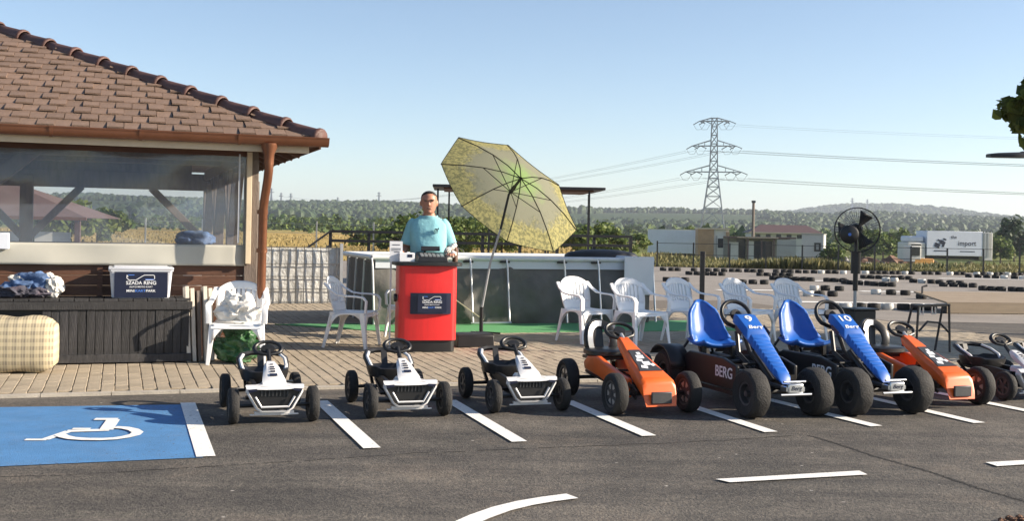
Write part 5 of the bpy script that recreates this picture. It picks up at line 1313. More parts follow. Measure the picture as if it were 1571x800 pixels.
    se = m.build('seat', 'blue', t, smooth=70); s_ = se.modifiers.new('t', 'SOLIDIFY'); s_.thickness = .022; s_.offset = 0
    m = MB()
    for z in (.66, .68, .70): m.tube([(-.045, 1.265+(z-.66)*.25, z), (.045, 1.265+(z-.66)*.25, z)], .005, 5)
    m.build('seat_vents', 'navy', se)
    m = MB(); m.bar((-.13, .95, .31), (-.13, .95, .42), .03); m.bar((.13, .95, .31), (.13, .95, .42), .03); m.bar((0, 1.16, .31), (0, 1.315, .56), .08, .025); m.bar((-.16, .95, .315), (.16, .95, .315), .03); m.bar((0, .94, .31), (0, 1.34, .31), .04, .03); m.bar((-.17, 1.32, .315), (.17, 1.32, .315), .03); m.tube([(-.16, 1.32, .31), (-.05, 1.24, .52)], .012, 6); m.tube([(.16, 1.32, .31), (.05, 1.24, .52)], .012, 6); m.build('seat_bracket', 'black', t)
    pedals(t, .36, .34, .13)
    m = MB(); m.prism([(.30, .30), (.42, .27), (1.1, .20), (1.22, .23), (1.18, .30), (.5, .40), (.34, .40)], .03, Matrix.Translation((.17, 0, 0)) @ YZ); m.build('chain_guard', 'black', t, bevel=.006)
    m = MB(); m.bar((.25, .72, .3), (.27, .78, .50), .022); m.tube([(.27, .78, .5), (.275, .80, .58)], .02, 8); m.build('hand_brake', 'black', t)
    return t
b1 = place(blue_kart('9', 'large blue go-kart beside the orange one, single digit 9 on its hood'), G(1152, 642), .262)
b2 = place(blue_kart('10', 'large blue go-kart in front of the pedestal fan, two digit 10 on its hood'), G(1308, 638), .262)

# ------------------------------------------------------------------ mesh fence, rails, shelter
fo = G(460, 468, 0)
fl, fz = hit(fo, 396, 378, 0); fr2, _ = hit(fo, 524, 380, 0)
fen = thing('mesh_fence', fo, 'low grey wire mesh fence backed with silver sheeting, between pavilion and pool', 'fence', ROW)
fl -= 1.0
n = 90; m = MB()
vs = []
for k in range(9):
    for i in range(n+1):
        lx = fl+(fr2-fl)*i/n; z = .03+(fz-.05)*k/8
        vs.append((lx, .035+(.010*noise.noise(Vector((lx*3.2, z*2.5, 2))))+.009*noise.noise(Vector((lx*9, z*5, 7)))-(.05*(1-k/2)*abs(noise.noise(Vector((lx*3, 0, 1)))) if k < 2 else 0), z))
m.add(vs, [(k*(n+1)+i, k*(n+1)+i+1, (k+1)*(n+1)+i+1, (k+1)*(n+1)+i) for k in range(8) for i in range(n)]); m.build('silver_sheet', 'foil', fen, smooth=70)
w0 = .135; i = 0
bmw = MB().bar((0, 0, .02), (0, 0, fz), .012).mesh('upright_wire'); bmw.materials.append(MT['wire'])
lx = fl
while lx < fr2+.01:
    o = bpy.data.objects.new('upright_wire', bmw); COL.objects.link(o); o.parent = fen; o.location = (lx, -.008, 0); o.scale = (1.9 if i % 6 == 0 else 1, 1, 1); lx += w0; i += 1
for z in (.05, .26, .47, .68, fz-.01): MB().bar((fl, -.018, z), (fr2, -.018, z), .011).build('cross_wire', 'wire', fen)
for lx in (fl, fr2): MB().bar((lx, .0, 0), (lx, .0, fz+.06), .05).build('fence_post', 'galv', fen)

rail_o = Vector((0, 21.0, 0))
rl = thing('dark_railing', H(507, 352, 20.5).xy.to_3d(), 'dark metal railing with a sloping stair end, behind the pool', 'railing', R(6))
zr_ = H(507, 355, 20.5).z; rx1 = H(968, 362, 21.4).x-rl.location.x
for z in (zr_, zr_-.17, zr_-.38): MB().bar((0, 0, z), (rx1, 0, z), .035, .05).build('rail_bar', 'dark_metal', rl)
for k in range(9): MB().bar((k*rx1/8, .03, 0), (k*rx1/8, .03, zr_+.02), .055).build('rail_post', 'dark_metal', rl)
MB().bar((0, 0, zr_), (-.42, -.05, zr_-.32), .035).build('stair_rail', 'dark_metal', rl); MB().bar((0, .0, zr_-.25), (-.42, -.05, zr_-.55), .03).build('stair_rail', 'dark_metal', rl); MB().bar((-.42, -.05, 0), (-.42, -.05, zr_-.30), .04).build('rail_post', 'dark_metal', rl)
shy = 26.0
so_ = H(664, 284, shy); s1 = H(929, 292, shy)
shl = thing('flat_shelter', (so_.x, shy, 0), 'flat dark roofed shelter on slim posts, partly hidden behind the parasol', 'shelter', R(3))
sw_ = s1.x-so_.x; sz_ = H(664, 287, shy).z
m = MB(); m.box((sw_/2, 1.1, sz_+.03), (sw_, 2.6, .06)); m.build('shelter_roof', 'dark_metal', shl, bevel=.01)
m = MB(); m.box((sw_/2, 1.1, sz_-.02), (sw_-.5, 2.2, .04)); m.build('roof_beam', 'soffit', shl)
for x in (.12, sw_*.33, sw_*.66, sw_-.35):
    for y in (0, 2.2): MB().bar((x+(.25 if y else 0), y, 0), (x+(.25 if y else 0), y, sz_-.03), .042).build('shelter_post', 'dark_metal', shl)
for k, (x_, yy) in enumerate(((706, 24.2), (722, 24.6))):   # two bikes-like wire chairs beyond the pool
    c = H(x_, 372, yy); c.z = 0
    ch = thing('wire_chair', c, ['dark wire chair seen over the pool rail, just right of the man', 'dark wire chair under the shelter, next to the parasol edge'][k], 'chair', R(30+k*60))
    m = MB(); m.tube([(-.22, .2, .45), (-.22, .28, .85), (0, .30, .92), (.22, .28, .85), (.22, .2, .45)], .014, 6); m.tube([(-.1, .2, .45), (-.1, .29, .9)], .009, 5); m.tube([(.1, .2, .45), (.1, .29, .9)], .009, 5); m.build('backrest', 'dark_metal', ch)
    m = MB(); m.box((0, 0, .45), (.44, .42, .025)); m.build('seat', 'dark_metal', ch)
    for a in (-1, 1):
        for b in (-1, 1): MB().bar((a*.2, b*.19, .45), (a*.23, b*.23, 0), .022).build('leg', 'dark_metal', ch)

# ------------------------------------------------------------------ kart track furniture
def barrier(p0, p1, label, r=.115, white=True):
    p0, p1 = Vector((*p0.xy, .004)), Vector((*p1.xy, .004)); L_ = (p1-p0).length; n = max(2, int(L_/(.25 if white else .215))); d = (p1-p0).normalized()
    t = thing('tyre_barrier', p0, label, 'tyre barrier', math.atan2(d.y, d.x), 'tyre barriers along the kart track')
    a, b = MB(), MB()
    for k in range(n):
        if rnd.random() < .05: continue
        mb_ = b if (white and rnd.random() < .30) else a
        for z in (0,): mb_.lathe([(r*.6, z+.01), (r*.9, z), (r, z+.03), (r, z+.085), (r*.9, z+.115), (r*.6, z+.11)], 9, Matrix.Translation(((k+.5+rnd.uniform(-.09, .09))*L_/n, rnd.uniform(-.05, .05), 0)) @ Matrix.Rotation(rnd.uniform(-.12, .12), 4, 'X'), True)
    for m_, mt in ((a, 'rubber'), (b, 'hutwhite')):
        if m_.v: o = m_.build('tyre_row', mt, t, smooth=40); o['kind'] = 'stuff'
for i, (a, b, lab, wh) in enumerate([((1012, 416), (1300, 421), 'long black and white tyre barrier below the track fence, left of the pedestal fan', True), ((1322, 421), (1590, 424), 'long black and white tyre barrier below the track fence, right of the pedestal fan', True),
        ((1052, 422), (1112, 424), 'short black tyre barrier behind the black post', False), ((1160, 424), (1218, 425), 'short black tyre barrier left of the white box container', False),
        ((1290, 436), (1372, 441), 'black tyre pile in mid track right of the fan', False), ((1352, 432), (1480, 438), 'black and white tyre barrier crossing mid track', True), ((1440, 440), (1500, 442), 'black tyre barrier on mid track toward the right edge', False),
        ((1262, 475), (1440, 477), 'black and white tyre barrier nearest the row of go-karts', True), ((1228, 455), (1290, 456), 'short tyre barrier behind the last plastic chair', True), ((1400, 459), (1448, 460), 'short tyre barrier just left of the ramp', True), ((1130, 436), (1180, 437), 'black tyre barrier seen above the plastic chairs', False),
        ((1014, 432), (1060, 433), 'short black tyre barrier just right of the pool corner', False), ((1180, 430), (1300, 434), 'long black tyre barrier ending at the fan pole', False), ((1320, 428), (1400, 430), 'black tyre barrier in front of the scrap heaps', False), ((1480, 426), (1590, 430), 'black tyre barrier below the lettered truck', True), ((1240, 446), (1296, 447), 'black and white tyre barrier left of the fan sleeve', True), ((1330, 452), (1400, 454), 'black and white tyre barrier between fan and ramp', True), ((1500, 446), (1590, 449), 'black tyre barrier behind the ramp', False)]):
    barrier(G(*a), G(*b), lab, white=wh)
kerbs = MB()
for x0, y0, x1, y1 in ((1100, 446, 1250, 448), (1320, 448, 1571, 452), (1200, 464, 1440, 468), (1240, 432, 1330, 432), (1440, 428, 1571, 430)):
    r_ = ribbon([G(x0, y0), G((x0+x1)/2, (y0+y1)/2-.6), G(x1, y1)], .35, .012, '', ''); kerbs.add(r_.v, r_.f)
o = kerbs.build('track_line', 'white_paint'); o['kind'] = 'structure'
rp = G(1452, 482); rang = R(-4)
ramp = thing('plank_ramp', rp, 'low brown plank platform on the track at the right edge', 'platform', R(8))
for k in range(5): MB().box((1.6, .1+k*.24, .20+.025*k), (3.2, .23, .03), Matrix.Rotation(R(6), 3, 'X')).build('plank', 'yellowstraw', ramp)
MB().box((1.6, 0, .10), (3.2, .03, .17)).build('front_board', 'yellowstraw', ramp)
for x in (.1, 1.2, 2.4): MB().box((x, .05, .07), (.25, .12, .14)).build('foot_block', 'rubber', ramp)
MB().tube([(.02, .9, .2), (.05, .95, .42), (.14, .95, .44)], .02, 6).build('hook_post', 'dark_metal', ramp)
a, b = H(1409, 470, 12.6), H(1456, 472, 12.9)
ts_ = thing('metal_trestle', (a.x, a.y, 0), 'thin black metal trestle table behind the second orange go-kart', 'trestle', math.atan2(b.y-a.y, b.x-a.x))
Lt = (b.xy-a.xy).length
MB().box((Lt/2, .04, a.z), (Lt+.05, .08, .025)).build('trestle_top', 'dark_metal', ts_)
for x in (.0, Lt):
    for y in (0, .08): MB().bar((x, y, a.z), (x+(.03 if x else -.03), y*2.5, 0), .018).build('leg', 'dark_metal', ts_)
MB().tube([(.02, 0, .28), (Lt*.3, 0, .38), (Lt*.7, 0, .36), (Lt, 0, .25)], .012, 6).build('cross_brace', 'dark_metal', ts_)
for k, (x, s) in enumerate(((Lt*.22, .05), (Lt*.62, .055))): MB().tube([(x-.03, .05, a.z-.01), (x-.03, .05, a.z-.10), (x+.03, .05, a.z-.10), (x+.03, .05, a.z-.02)], .010, 5).build('hanger', 'rim_light', ts_)

# track fence: dark posts and two rails
fy = 43.6
f0, f1 = H(1008, 400, fy), H(1620, 400, fy)
tfn = thing('track_fence', (f0.x, fy, -.05), 'thin dark post and rail fence along the far side of the kart track', 'fence')
for k in range(12):
    x = k*(f1.x-f0.x)/11; MB().bar((x, 0, 0), (x, 0, 1.0+rnd.uniform(-.05, .05)), .05).build('fence_post', 'dark_metal', tfn)
for z in (.95, .52): MB().bar((0, 0, z), (f1.x-f0.x, 0, z), .02).build('fence_rail', 'dark_metal', tfn)
lf = thing('field_fence', H(398, 360, 60).xy.to_3d(), 'thin pale wire fence posts standing in the dry yellow field behind the mesh fence', 'fence')
for k in range(6): MB().bar((k*3.0-6, 0, -.1), (k*3.0-6, 0, 1.55), .07).build('fence_post', 'galv', lf)
for z in (1.4, .9): MB().bar((-6, 0, z), (9, 0, z), .012).build('fence_wire', 'galv', lf)

# ------------------------------------------------------------------ yard beyond the track
def onland(x, y, Y):
    p = H(x, y, Y); return Vector((p.x, Y, land_z(p.x, Y)))
def part(par, name, mat, c, d, bevel=0, rot=None): return MB().box(c, d, rot).build(name, mat, par, bevel=bevel)
# left trailer
p = onland(1036, 380, 122); w_ = 76*122/FPX; hgt = H(1030, 353, 122).z-p.z
t = thing('box_trailer', p, 'long pale blue grey box trailer parked left of the tan hut', 'trailer', R(-8))
part(t, 'box_body', 'trailer', (-.3, 1.2, hgt-1.25), (w_, 2.4, 2.5), .03); part(t, 'roof_edge', 'hutwhite', (-.3, 1.2, hgt+.03), (w_+.05, 2.45, .08)); part(t, 'chassis', 'dark_metal', (-.3, 1.2, hgt-2.65), (w_-.5, 1.0, .25))
for x in (-1.9, 1.2):
    for y in (.2, 2.2): MB().lathe([(0, -.12), (.45, -.12), (.48, 0), (.45, .12), (0, .12)], 16, Matrix.Translation((x, y, .45)) @ Matrix.Rotation(R(90), 4, 'X')).build('wheel', 'rubber', t)
for k in range(7): part(t, 'panel_rib', 'trailer', (-.3-w_/2+.35+k*w_/7, -.012, hgt-1.25), (.04, .02, 2.4))
# tan hut
p = onland(1094, 385, 116); k = 116/FPX
t = thing('site_hut', p, 'tan clad site hut with dark window and orange corner post, between trailer and shed', 'hut', R(-3))
hw = 46*k; hh = H(1094, 352, 116).z-p.z
part(t, 'wall', 'huttan', (-.75, 1.3, hh/2), (hw*.52, 2.6, hh), .02); part(t, 'wall', 'hutwhite', (.85, 1.4, hh/2), (hw*.5, 2.4, hh-.1)); part(t, 'roof', 'cream', (.05, 1.3, hh+.06), (hw+.25, 2.9, .14))
wn = part(t, 'window', 'glass_and_shade', (.80, .19, hh*.6), (.62, .03, .95)); part(wn, 'window_frame', 'hutwhite', (.80, .185, hh*.6-.52), (.8, .06, .08))
part(t, 'corner_post', 'huttan', (1.45, .1, hh/2-.1), (.32, .3, hh-.3)); part(t, 'door', 'grey_panel', (.35, .19, hh*.42), (.16, .02, hh*.8)); part(t, 'skirt', 'rust', (-.2, -.05, .3), (hw, .1, .5))
# maroon open shed
p = onland(1168, 388, 110); k = 110/FPX; sw2 = 104*k; sh2 = H(1168, 365, 110).z-p.z
t = thing('maroon_shed', p, 'low open shed with flat maroon roof and grey panels, left of the white container', 'shed', R(-3))
part(t, 'roof', 'maroon', (0, 1.4, sh2), (sw2, 3.2, .16)); part(t, 'roof_edge', 'cream', (-.4, -.22, sh2-.0), (sw2*.6, .05, .07))
for x in (-sw2/2+.1, -sw2*.2, .0, sw2*.18): part(t, 'post', 'maroon', (x, -.1, sh2/2), (.12, .12, sh2))
part(t, 'back_wall', 'grey_panel', (0, 2.9, sh2/2), (sw2, .1, sh2)); part(t, 'panel', 'grey_panel', (sw2*.36, -.12, sh2/2-.05), (sw2*.28, .08, sh2-.2)); part(t, 'panel', 'hutwhite', (-sw2*.40, .6, sh2*.45), (1.0, .06, sh2*.75)); part(t, 'panel', 'hutwhite', (-sw2*.14, .4, sh2*.45), (.5, .06, sh2*.85)); part(t, 'panel', 'glass_and_shade', (.25, .8, sh2*.46), (1.9, .06, sh2*.85)); part(t, 'panel', 'glass_and_shade', (-sw2*.28, .9, sh2*.5), (.9, .06, sh2*.9))  # the two darkest panels stand in for shade inside the shed
MB().tube([(-sw2*.33, -.3, .35), (-sw2*.28, -.3, .6), (-sw2*.2, -.3, .55)], .05, 6).build('rack_bar', 'dark_metal', t)
# white container
p = onland(1246, 405, 98); k = 98/FPX; ch_ = H(1246, 360, 98).z-p.z
t = thing('site_container', p, 'upright weathered white site container with dark window, left of the pedestal fan', 'container', R(-20))
part(t, 'container_body', 'hutwhite', (0, 1.3, ch_/2), (32*k, 2.6, ch_), .03)
for i in range(5): part(t, 'panel_rib', 'hutwhite', (-16*k+.2+i*.34, -.02, ch_/2), (.06, .04, ch_-.2))
wn = part(t, 'window', 'glass_and_shade', (.42, -.03, ch_*.66), (.55, .06, .75)); part(wn, 'window_frame', 'grey_panel', (.42, -.065, ch_*.66), (.22, .02, .45))
part(t, 'corner_post', 'hutwhite', (16*k-.03, -.04, ch_/2), (.14, .14, ch_)); part(t, 'roof', 'grey_panel', (0, 1.3, ch_+.03), (32*k+.15, 2.75, .06))
# red roofed house further back
p = onland(1205, 372, 150); k = 150/FPX; b_ = H(1205, 358, 150).z-p.z
t = thing('red_roof_house', p, 'house with wide dark red roof behind the maroon shed', 'house', R(-4))
part(t, 'wall', 'hutwhite', (0, 3, b_/2), (104*k, 5.5, b_), 0)
for i in range(6): part(t, 'window', 'glass_and_shade', (-52*k+.9+i*1.35, .22, b_-.45), (.6, .06, .5))
m = MB(); e = 57*k; g_ = H(1205, 347, 150).z-p.z
m.add([(-e, -.6, b_), (e, -.6, b_), (e, 6.6, b_), (-e, 6.6, b_), (-e+2.0, 3, g_+.15), (e-1.6, 3, g_+.15)], [(0, 1, 5, 4), (1, 2, 5), (2, 3, 4, 5), (3, 0, 4), (0, 3, 2, 1)]); m.build('roof', 'maroon', t)
part(t, 'eave_board', 'cream', (0, -.62, b_), (2*e, .05, .14))
# truck with lettered box body
p = onland(1470, 411, 104); k = 104/FPX; bt_ = H(1463, 393, 104).z-p.z; tp_ = H(1463, 355, 104).z-p.z
t = thing('box_truck', p, 'white cab truck with large pale lettered box body at the right', 'truck', R(4))
bw = 88*k; cx_ = -6*k
part(t, 'box_body', 'trailer', (cx_, 1.2, (bt_+tp_)/2), (bw, 2.4, tp_-bt_), .03); part(t, 'chassis', 'dark_metal', (cx_-.3, 1.2, bt_-.18), (bw+.6, 1.0, .28))
body = kids(t)[0]
text('lettering', 'the', .42, FRONT(cx_-.1, -.015, tp_-.55), 'navy', body); text('lettering', 'import', .62, FRONT(cx_+1.15, -.015, bt_+1.15), 'navy', body)
m = MB()
for x, z, a, b in ((-1.65, .95, .5, .4), (-1.25, 1.25, .35, .35), (-1.05, 1.05, .22, .5), (-1.5, 1.4, .25, .16), (-.95, 1.5, .3, .14)): m.box((cx_+x, -.012, bt_+z), (a, .01, b), Matrix.Rotation(R(20), 3, 'Y'))
m.build('emblem', 'navy', body); part(body, 'print_line', 'navy', (cx_-1.3, -.01, bt_+.45), (1.3, .008, .09)); part(body, 'print_line', 'navy', (cx_+1.2, -.01, bt_+.42), (1.4, .008, .07))
part(t, 'rear_door', 'hutwhite', (cx_+bw/2+.5, 1.2, (bt_+tp_)/2-.25), (.95, 2.3, tp_-bt_+.3), .03)
for i in range(3): part(t, 'door_bar', 'rim_light', (cx_+bw/2+.2+i*.3, -.0, (bt_+tp_)/2), (.06, .06, tp_-bt_))
cb_ = part(t, 'cab', 'hutwhite', (cx_-bw/2-.95, 1.2, 1.65), (1.7, 2.3, 2.0), .12); part(cb_, 'windscreen', 'glass_and_shade', (cx_-bw/2-1.0, .03, 2.1), (.9, .04, .75)); part(cb_, 'roof_fairing', 'trailer', (cx_-bw/2-.9, 1.2, 2.95), (1.4, 2.0, .55), .15)
for x in (-bw/2-1.1, -bw/2+.8, bw/2-1.1):
    wl_ = MB().lathe([(0, -.14), (.44, -.14), (.5, -.1), (.5, .1), (.44, .14), (0, .14)], 18, Matrix.Translation((cx_+x, .15, .5)) @ Matrix.Rotation(R(90), 4, 'X')).build('wheel', 'rubber', t)
    MB().lathe([(0, .141), (.26, .141), (.26, .16), (0, .16)], 14, Matrix.Translation((cx_+x, .15, .5)) @ Matrix.Rotation(R(90), 4, 'X')).build('rim', 'rim_light', wl_)
# orange loader in front of the truck
p = onland(1413, 412, 92); k = 92/FPX
t = thing('wheel_loader', p, 'small worn orange loader in front of the truck cab', 'loader', R(5))
part(t, 'body', 'loader', (.4, .9, 1.0), (1.7, 1.2, .75), .08); part(t, 'cab', 'hutwhite', (-.35, .9, 1.75), (.95, 1.2, 1.3), .05); part(t, 'cab_window', 'glass_and_shade', (-.35, .28, 1.95), (.7, .04, .7))
for x in (-.75, 1.05): MB().lathe([(0, -.18), (.42, -.18), (.52, -.1), (.52, .1), (.42, .18), (0, .18)], 18, Matrix.Translation((x, .2, .52)) @ Matrix.Rotation(R(90), 4, 'X')).build('wheel', 'rubber', t)
MB().bar((-.7, .5, 1.0), (-2.0, .5, .5), .18).build('arm', 'rust', t); m = MB(); m.prism([(-2.5, .15), (-1.9, .1), (-1.9, .9), (-2.2, .85)], 1.6, Matrix.Translation((0, .9, 0)) @ Matrix(((1, 0, 0, 0), (0, 0, 1, 0), (0, 1, 0, 0), (0, 0, 0, 1)))); m.build('bucket', 'rust', t)
# scrap heaps
for i, (x_, Y, lab) in enumerate(((1290, 94, 'dark scrap heap just right of the pedestal fan pole base'), (1335, 96, 'brown scrap heap with pale boards between fan and loader'), (1375, 95, 'rusty scrap heap beside the orange loader'))):
    p = onland(x_, 408, Y); t = thing('scrap_heap', p, lab, 'scrap heap', 0, 'scrap heaps in the yard'); m = MB()
    blob(m, (0, .6, .45), (1.5, .8, .85), .5, 2.4, i+20, 3, 0); m.build('rubble', 'rust' if i else 'dark_metal', t)
    for j in range(9):
        m = MB(); c = Vector((rnd.uniform(-1.3, 1.3), rnd.uniform(-.3, .3), rnd.uniform(.5, 1.0))); d = Vector((rnd.uniform(-1, 1), rnd.uniform(-.3, .3), rnd.uniform(-.2, .5))).normalized()*rnd.uniform(.3, .8); m.bar(c-d, c+d, rnd.uniform(.06, .22), .05); m.build('scrap_piece', rnd.choice(['hutwhite', 'rust', 'grey_panel', 'dark_metal']), t)
# second pavilion seen through the vinyl screen
MT['far_roof'] = M('far brown roof', (.15, .095, .08), .7, var=.15, scale=1.5)
p = H(60, 364, 36); p.z = -.05
t = thing('far_pavilion', p, 'second brown roofed pavilion with white panels, seen through the vinyl screen', 'pavilion', R(10))
e0 = H(143, 335, 36); ez = e0.z+.05; ew = e0.x-p.x
m = MB(); rz_ = H(30, 290, 38).z
m.add([(-6, -1.5, ez), (ew, -1.5, ez), (ew, 5, ez), (-6, 5, ez), (-2.6, 1.8, rz_+.35), (ew-3.2, 1.8, rz_+.35)], [(0, 1, 5, 4), (1, 2, 5), (2, 3, 4, 5), (3, 0, 4), (0, 3, 2, 1)]); m.build('roof', 'far_roof', t)
part(t, 'gutter', 'copper', ((ew-6)/2, -1.52, ez-.03), (ew+6, .1, .1)); 
for i in range(4): part(t, 'wall_panel', 'hutwhite', (ew-1.1-i*1.15, -.9, ez*.36), (1.05, .06, ez*.66))
for x in (ew-.35, ew-5): part(t, 'post', 'maroon', (x, -1, ez/2), (.16, .16, ez))

# ------------------------------------------------------------------ pylon, wires, masts
def pylon(base, hgt, bw, tw, arms, mw, label, name='power_pylon', group=None, rz=0):
    t = thing(name, base, label, 'pylon', rz, group); m = MB()
    def half(z): 
        zk = hgt*.56; return bw/2+(tw/2-bw/2)*(z/zk) if z < zk else tw/2*(1-.35*(z-zk)/(hgt-zk))
    lv = [0]; z = 0
    while z < hgt-.5: z += max(tw*1.1, half(z)*1.35); lv.append(min(z, hgt))
    for a, b in zip(lv, lv[1:]):
        A = [Vector((sx*half(a), sy*half(a), a)) for sx, sy in ((-1, -1), (1, -1), (1, 1), (-1, 1))]; B = [Vector((sx*half(b), sy*half(b), b)) for sx, sy in ((-1, -1), (1, -1), (1, 1), (-1, 1))]
        for i in range(4):
            j = (i+1) % 4; m.bar(A[i], B[i], mw*1.3); m.bar(A[i], B[j], mw*.75); m.bar(A[j], B[i], mw*.75); m.bar(B[i], B[j], mw*.8)
    m.build('tower', 'lattice', t)
    for z, L_, hh in arms:
        m = MB()
        for s in (-1, 1):
            tip = Vector((s*L_, 0, z)); h_ = half(z)
            for sy in (-1, 1):
                m.bar((s*h_, sy*h_, z), tip, mw*1.2); m.bar((s*h_, sy*h_, z+hh), tip, mw)
                for f in (.33, .66): m.bar(Vector((s*h_, sy*h_, z)).lerp(tip, f), Vector((s*h_, sy*h_, z+hh)).lerp(tip, f), mw*.7)
        m.bar((-half(z), 0, z), (half(z), 0, z), mw*1.2)
        o = m.build('cross_arm', 'lattice', t)
        if L_ > 3 and name == 'power_pylon':
            for s in (-1, 1):
                for f in (1, .62):
                    g = MB(); a = Vector((s*L_*f, 0, z)); g.bar(a, a+Vector((1.8, -1.0, -.8)), .22); g.bar(a, a+Vector((-1.8, .6, -1.0)), .22)
                    g.tube([a+Vector((-1.8, .6, -1.0)), a+Vector((-.8, .2, -2.6)), a+Vector((.6, -.4, -2.6)), a+Vector((1.8, -1.0, -.8))], .05, 4); g.build('insulator', 'cable', o)
    return t
PY = 350.0
pb = H(1093, 356, PY); pb.z = land_z(pb.x, PY); k = PY/FPX
zt = lambda y: H(1096, y, PY).z-pb.z
pyl = pylon(pb, zt(181), 8.0, 2.4, [(zt(186), 4.6, 1.0), (zt(224), 6.6, 1.7), (zt(264), 8.4, 2.0)], .22, 'tall lattice electricity pylon standing behind the tan hut', rz=R(-12))
def cable(a, b, sag, rad, label, grp='power lines'):
    pts = [a.lerp(b, f)-Vector((0, 0, sag*4*f*(1-f))) for f in [i/24 for i in range(25)]]
    o = MB().tube(pts, rad, 4).build('power_line', 'cable'); tag(o, label, 'power line', grp)
aw = Matrix.Rotation(R(-12), 3, 'Z')
lab2 = {(0, 1): 'right', (0, -1): 'left'}
for ai, (yv, L_, nm) in enumerate(((186, 4.6, 'top'), (226, 6.6, 'middle'), (268, 8.4, 'lowest'))):
    for s in (-1, 1):
        for f in ((1,) if ai == 0 else (1, .62)):
            a = pb+aw @ Vector((s*L_*f, 0, zt(yv)-.5))
            where = ('outer' if f == 1 else 'inner')+' '+('left' if s < 0 else 'right')
            if ai: cable(a+Vector((-1.8, .6, -.6)), Vector((-190+s*6*f, 900, a.z-4+s)), 9, .032, f'cable running left from the {where} end of the pylon\'s {nm} arm')
            cable(a+Vector((1.8, -1.0, -.6)), Vector((430+s*4*f, 300-s*6*f, a.z+1.5)), 5.5, .034 if ai else .02, f'cable running right from the {where} end of the pylon\'s {nm} arm')
mast_px = [(416, 289, 311, 'far lattice mast nearest the downpipe on the left ridge'), (431, 296, 311, 'second far lattice mast from the downpipe on the left ridge'), (446, 297, 311, 'third far lattice mast from the downpipe on the left ridge'), (518, 303, 316, 'small far lattice mast above the middle of the mesh fence'), (581, 295, 318, 'far lattice mast on the ridge just left of the man'), (1307, 304, 335, 'far mast rising behind the pedestal fan on the knoll'), (1330, 306, 335, 'far mast right of the fan cage on the knoll')]
for x_, y1, y0, lab in mast_px:
    Y = 1300 if x_ < 1200 else 2050
    b = H(x_, y0+6, Y); b.z = land_z(b.x, Y); hh = H(x_, y1, Y).z-b.z
    pylon(b, hh, hh*.16, hh*.06, [(hh*.93, hh*.10, hh*.03), (hh*.78, hh*.15, hh*.04)], .42 if Y < 2000 else .5, lab, 'lattice_mast', 'far masts on the ridge')
p = onland(1155, 372, 128); t = thing('wooden_pole', p, 'single dark wooden pole rising behind the maroon shed', 'pole'); m = MB(); m.tube([(0, 0, 0), (0, 0, H(1155, 311, 128).z-p.z)], [.19, .15], 8); m.build('pole_shaft', 'wood_post', t); part(t, 'pole_cap', 'dark_metal', (0, 0, H(1155, 311, 128).z-p.z+.1), (.4, .3, .25))

# street lamp whose arm enters the frame at the right
LY = 12.0; la = H(1516, 238, LY); lb_ = H(1640, 234, LY)
t = thing('street_lamp', (lb_.x+.6, LY, 0), 'dark flat lamp arm reaching in from the right edge below the leaves', 'street lamp')
ox = lb_.x+.6
MB().tube([(0, 0, 0), (0, 0, la.z+.06)], [.06, .045], 12).build('lamp_post', 'dark_metal', t, smooth=40); MB().bar((0, 0, la.z+.02), (la.x-ox+.35, 0, la.z+.02), .06, .05).build('lamp_arm', 'dark_metal', t)
m = MB(); m.loft([[Vector((la.x-ox+x, b*w2, la.z+z)) for b, z in ((-1, -.022), (1, -.022), (1, .008), (.6, .022*k2), (-.6, .022*k2), (-1, .008))] for x, w2, k2 in ((0, .06, .6), (.08, .10, 1), (.35, .10, 1.6), (.5, .05, 1.6))]); m.build('lamp_head', 'dark_metal', t, smooth=40)

# ------------------------------------------------------------------ vegetation
def leaf_cloud(mb, c, rad, n, size, seed, clumps=14, hollow=.35, shape='quad', rng=None):
    g = random.Random(seed); c = Vector(c)
    cl = []
    for _ in range(clumps):
        while True:
            p = Vector((g.uniform(-1, 1), g.uniform(-1, 1), g.uniform(-1, 1)))
            if hollow < p.length < 1: break
        cl.append((Vector((p.x*rad[0], p.y*rad[1], p.z*rad[2]))*.82, g.uniform(.22, .42)))
    for _ in range(n):
        cc, cr = cl[g.randrange(clumps)]
        d = Vector((g.gauss(0, 1), g.gauss(0, 1), g.gauss(0, 1))).normalized()*(g.random()**.5)*cr
        p = c+cc+Vector((d.x*rad[0], d.y*rad[1], d.z*rad[2]))
        nrm = (d.normalized()*.7+Vector((g.uniform(-1, 1), g.uniform(-1, 1), g.uniform(-.2, 1)))).normalized()
        x = nrm.cross(Vector((g.uniform(-1, 1), g.uniform(-1, 1), g.uniform(-1, 1)))).normalized(); y = nrm.cross(x); s = size*g.uniform(.6, 1.3)
        if shape == 'quad': mb.add([p-x*s*.5, p+y*s*.35, p+x*s*.5, p-y*s*.35], [(0, 1, 2, 3)])
        else:
            q = [(-.5, 0), (-.25, .28), (.05, .38), (.3, .2), (.55, 0), (.3, -.2), (.05, -.38), (-.25, -.28)]
            v = [p+x*a*s+y*b*s-nrm*abs(b)*s*.25 for a, b in q]; v.append(p+nrm*.02*s); mb.add(v, [(8, i, (i+1) % 8) for i in range(8)])
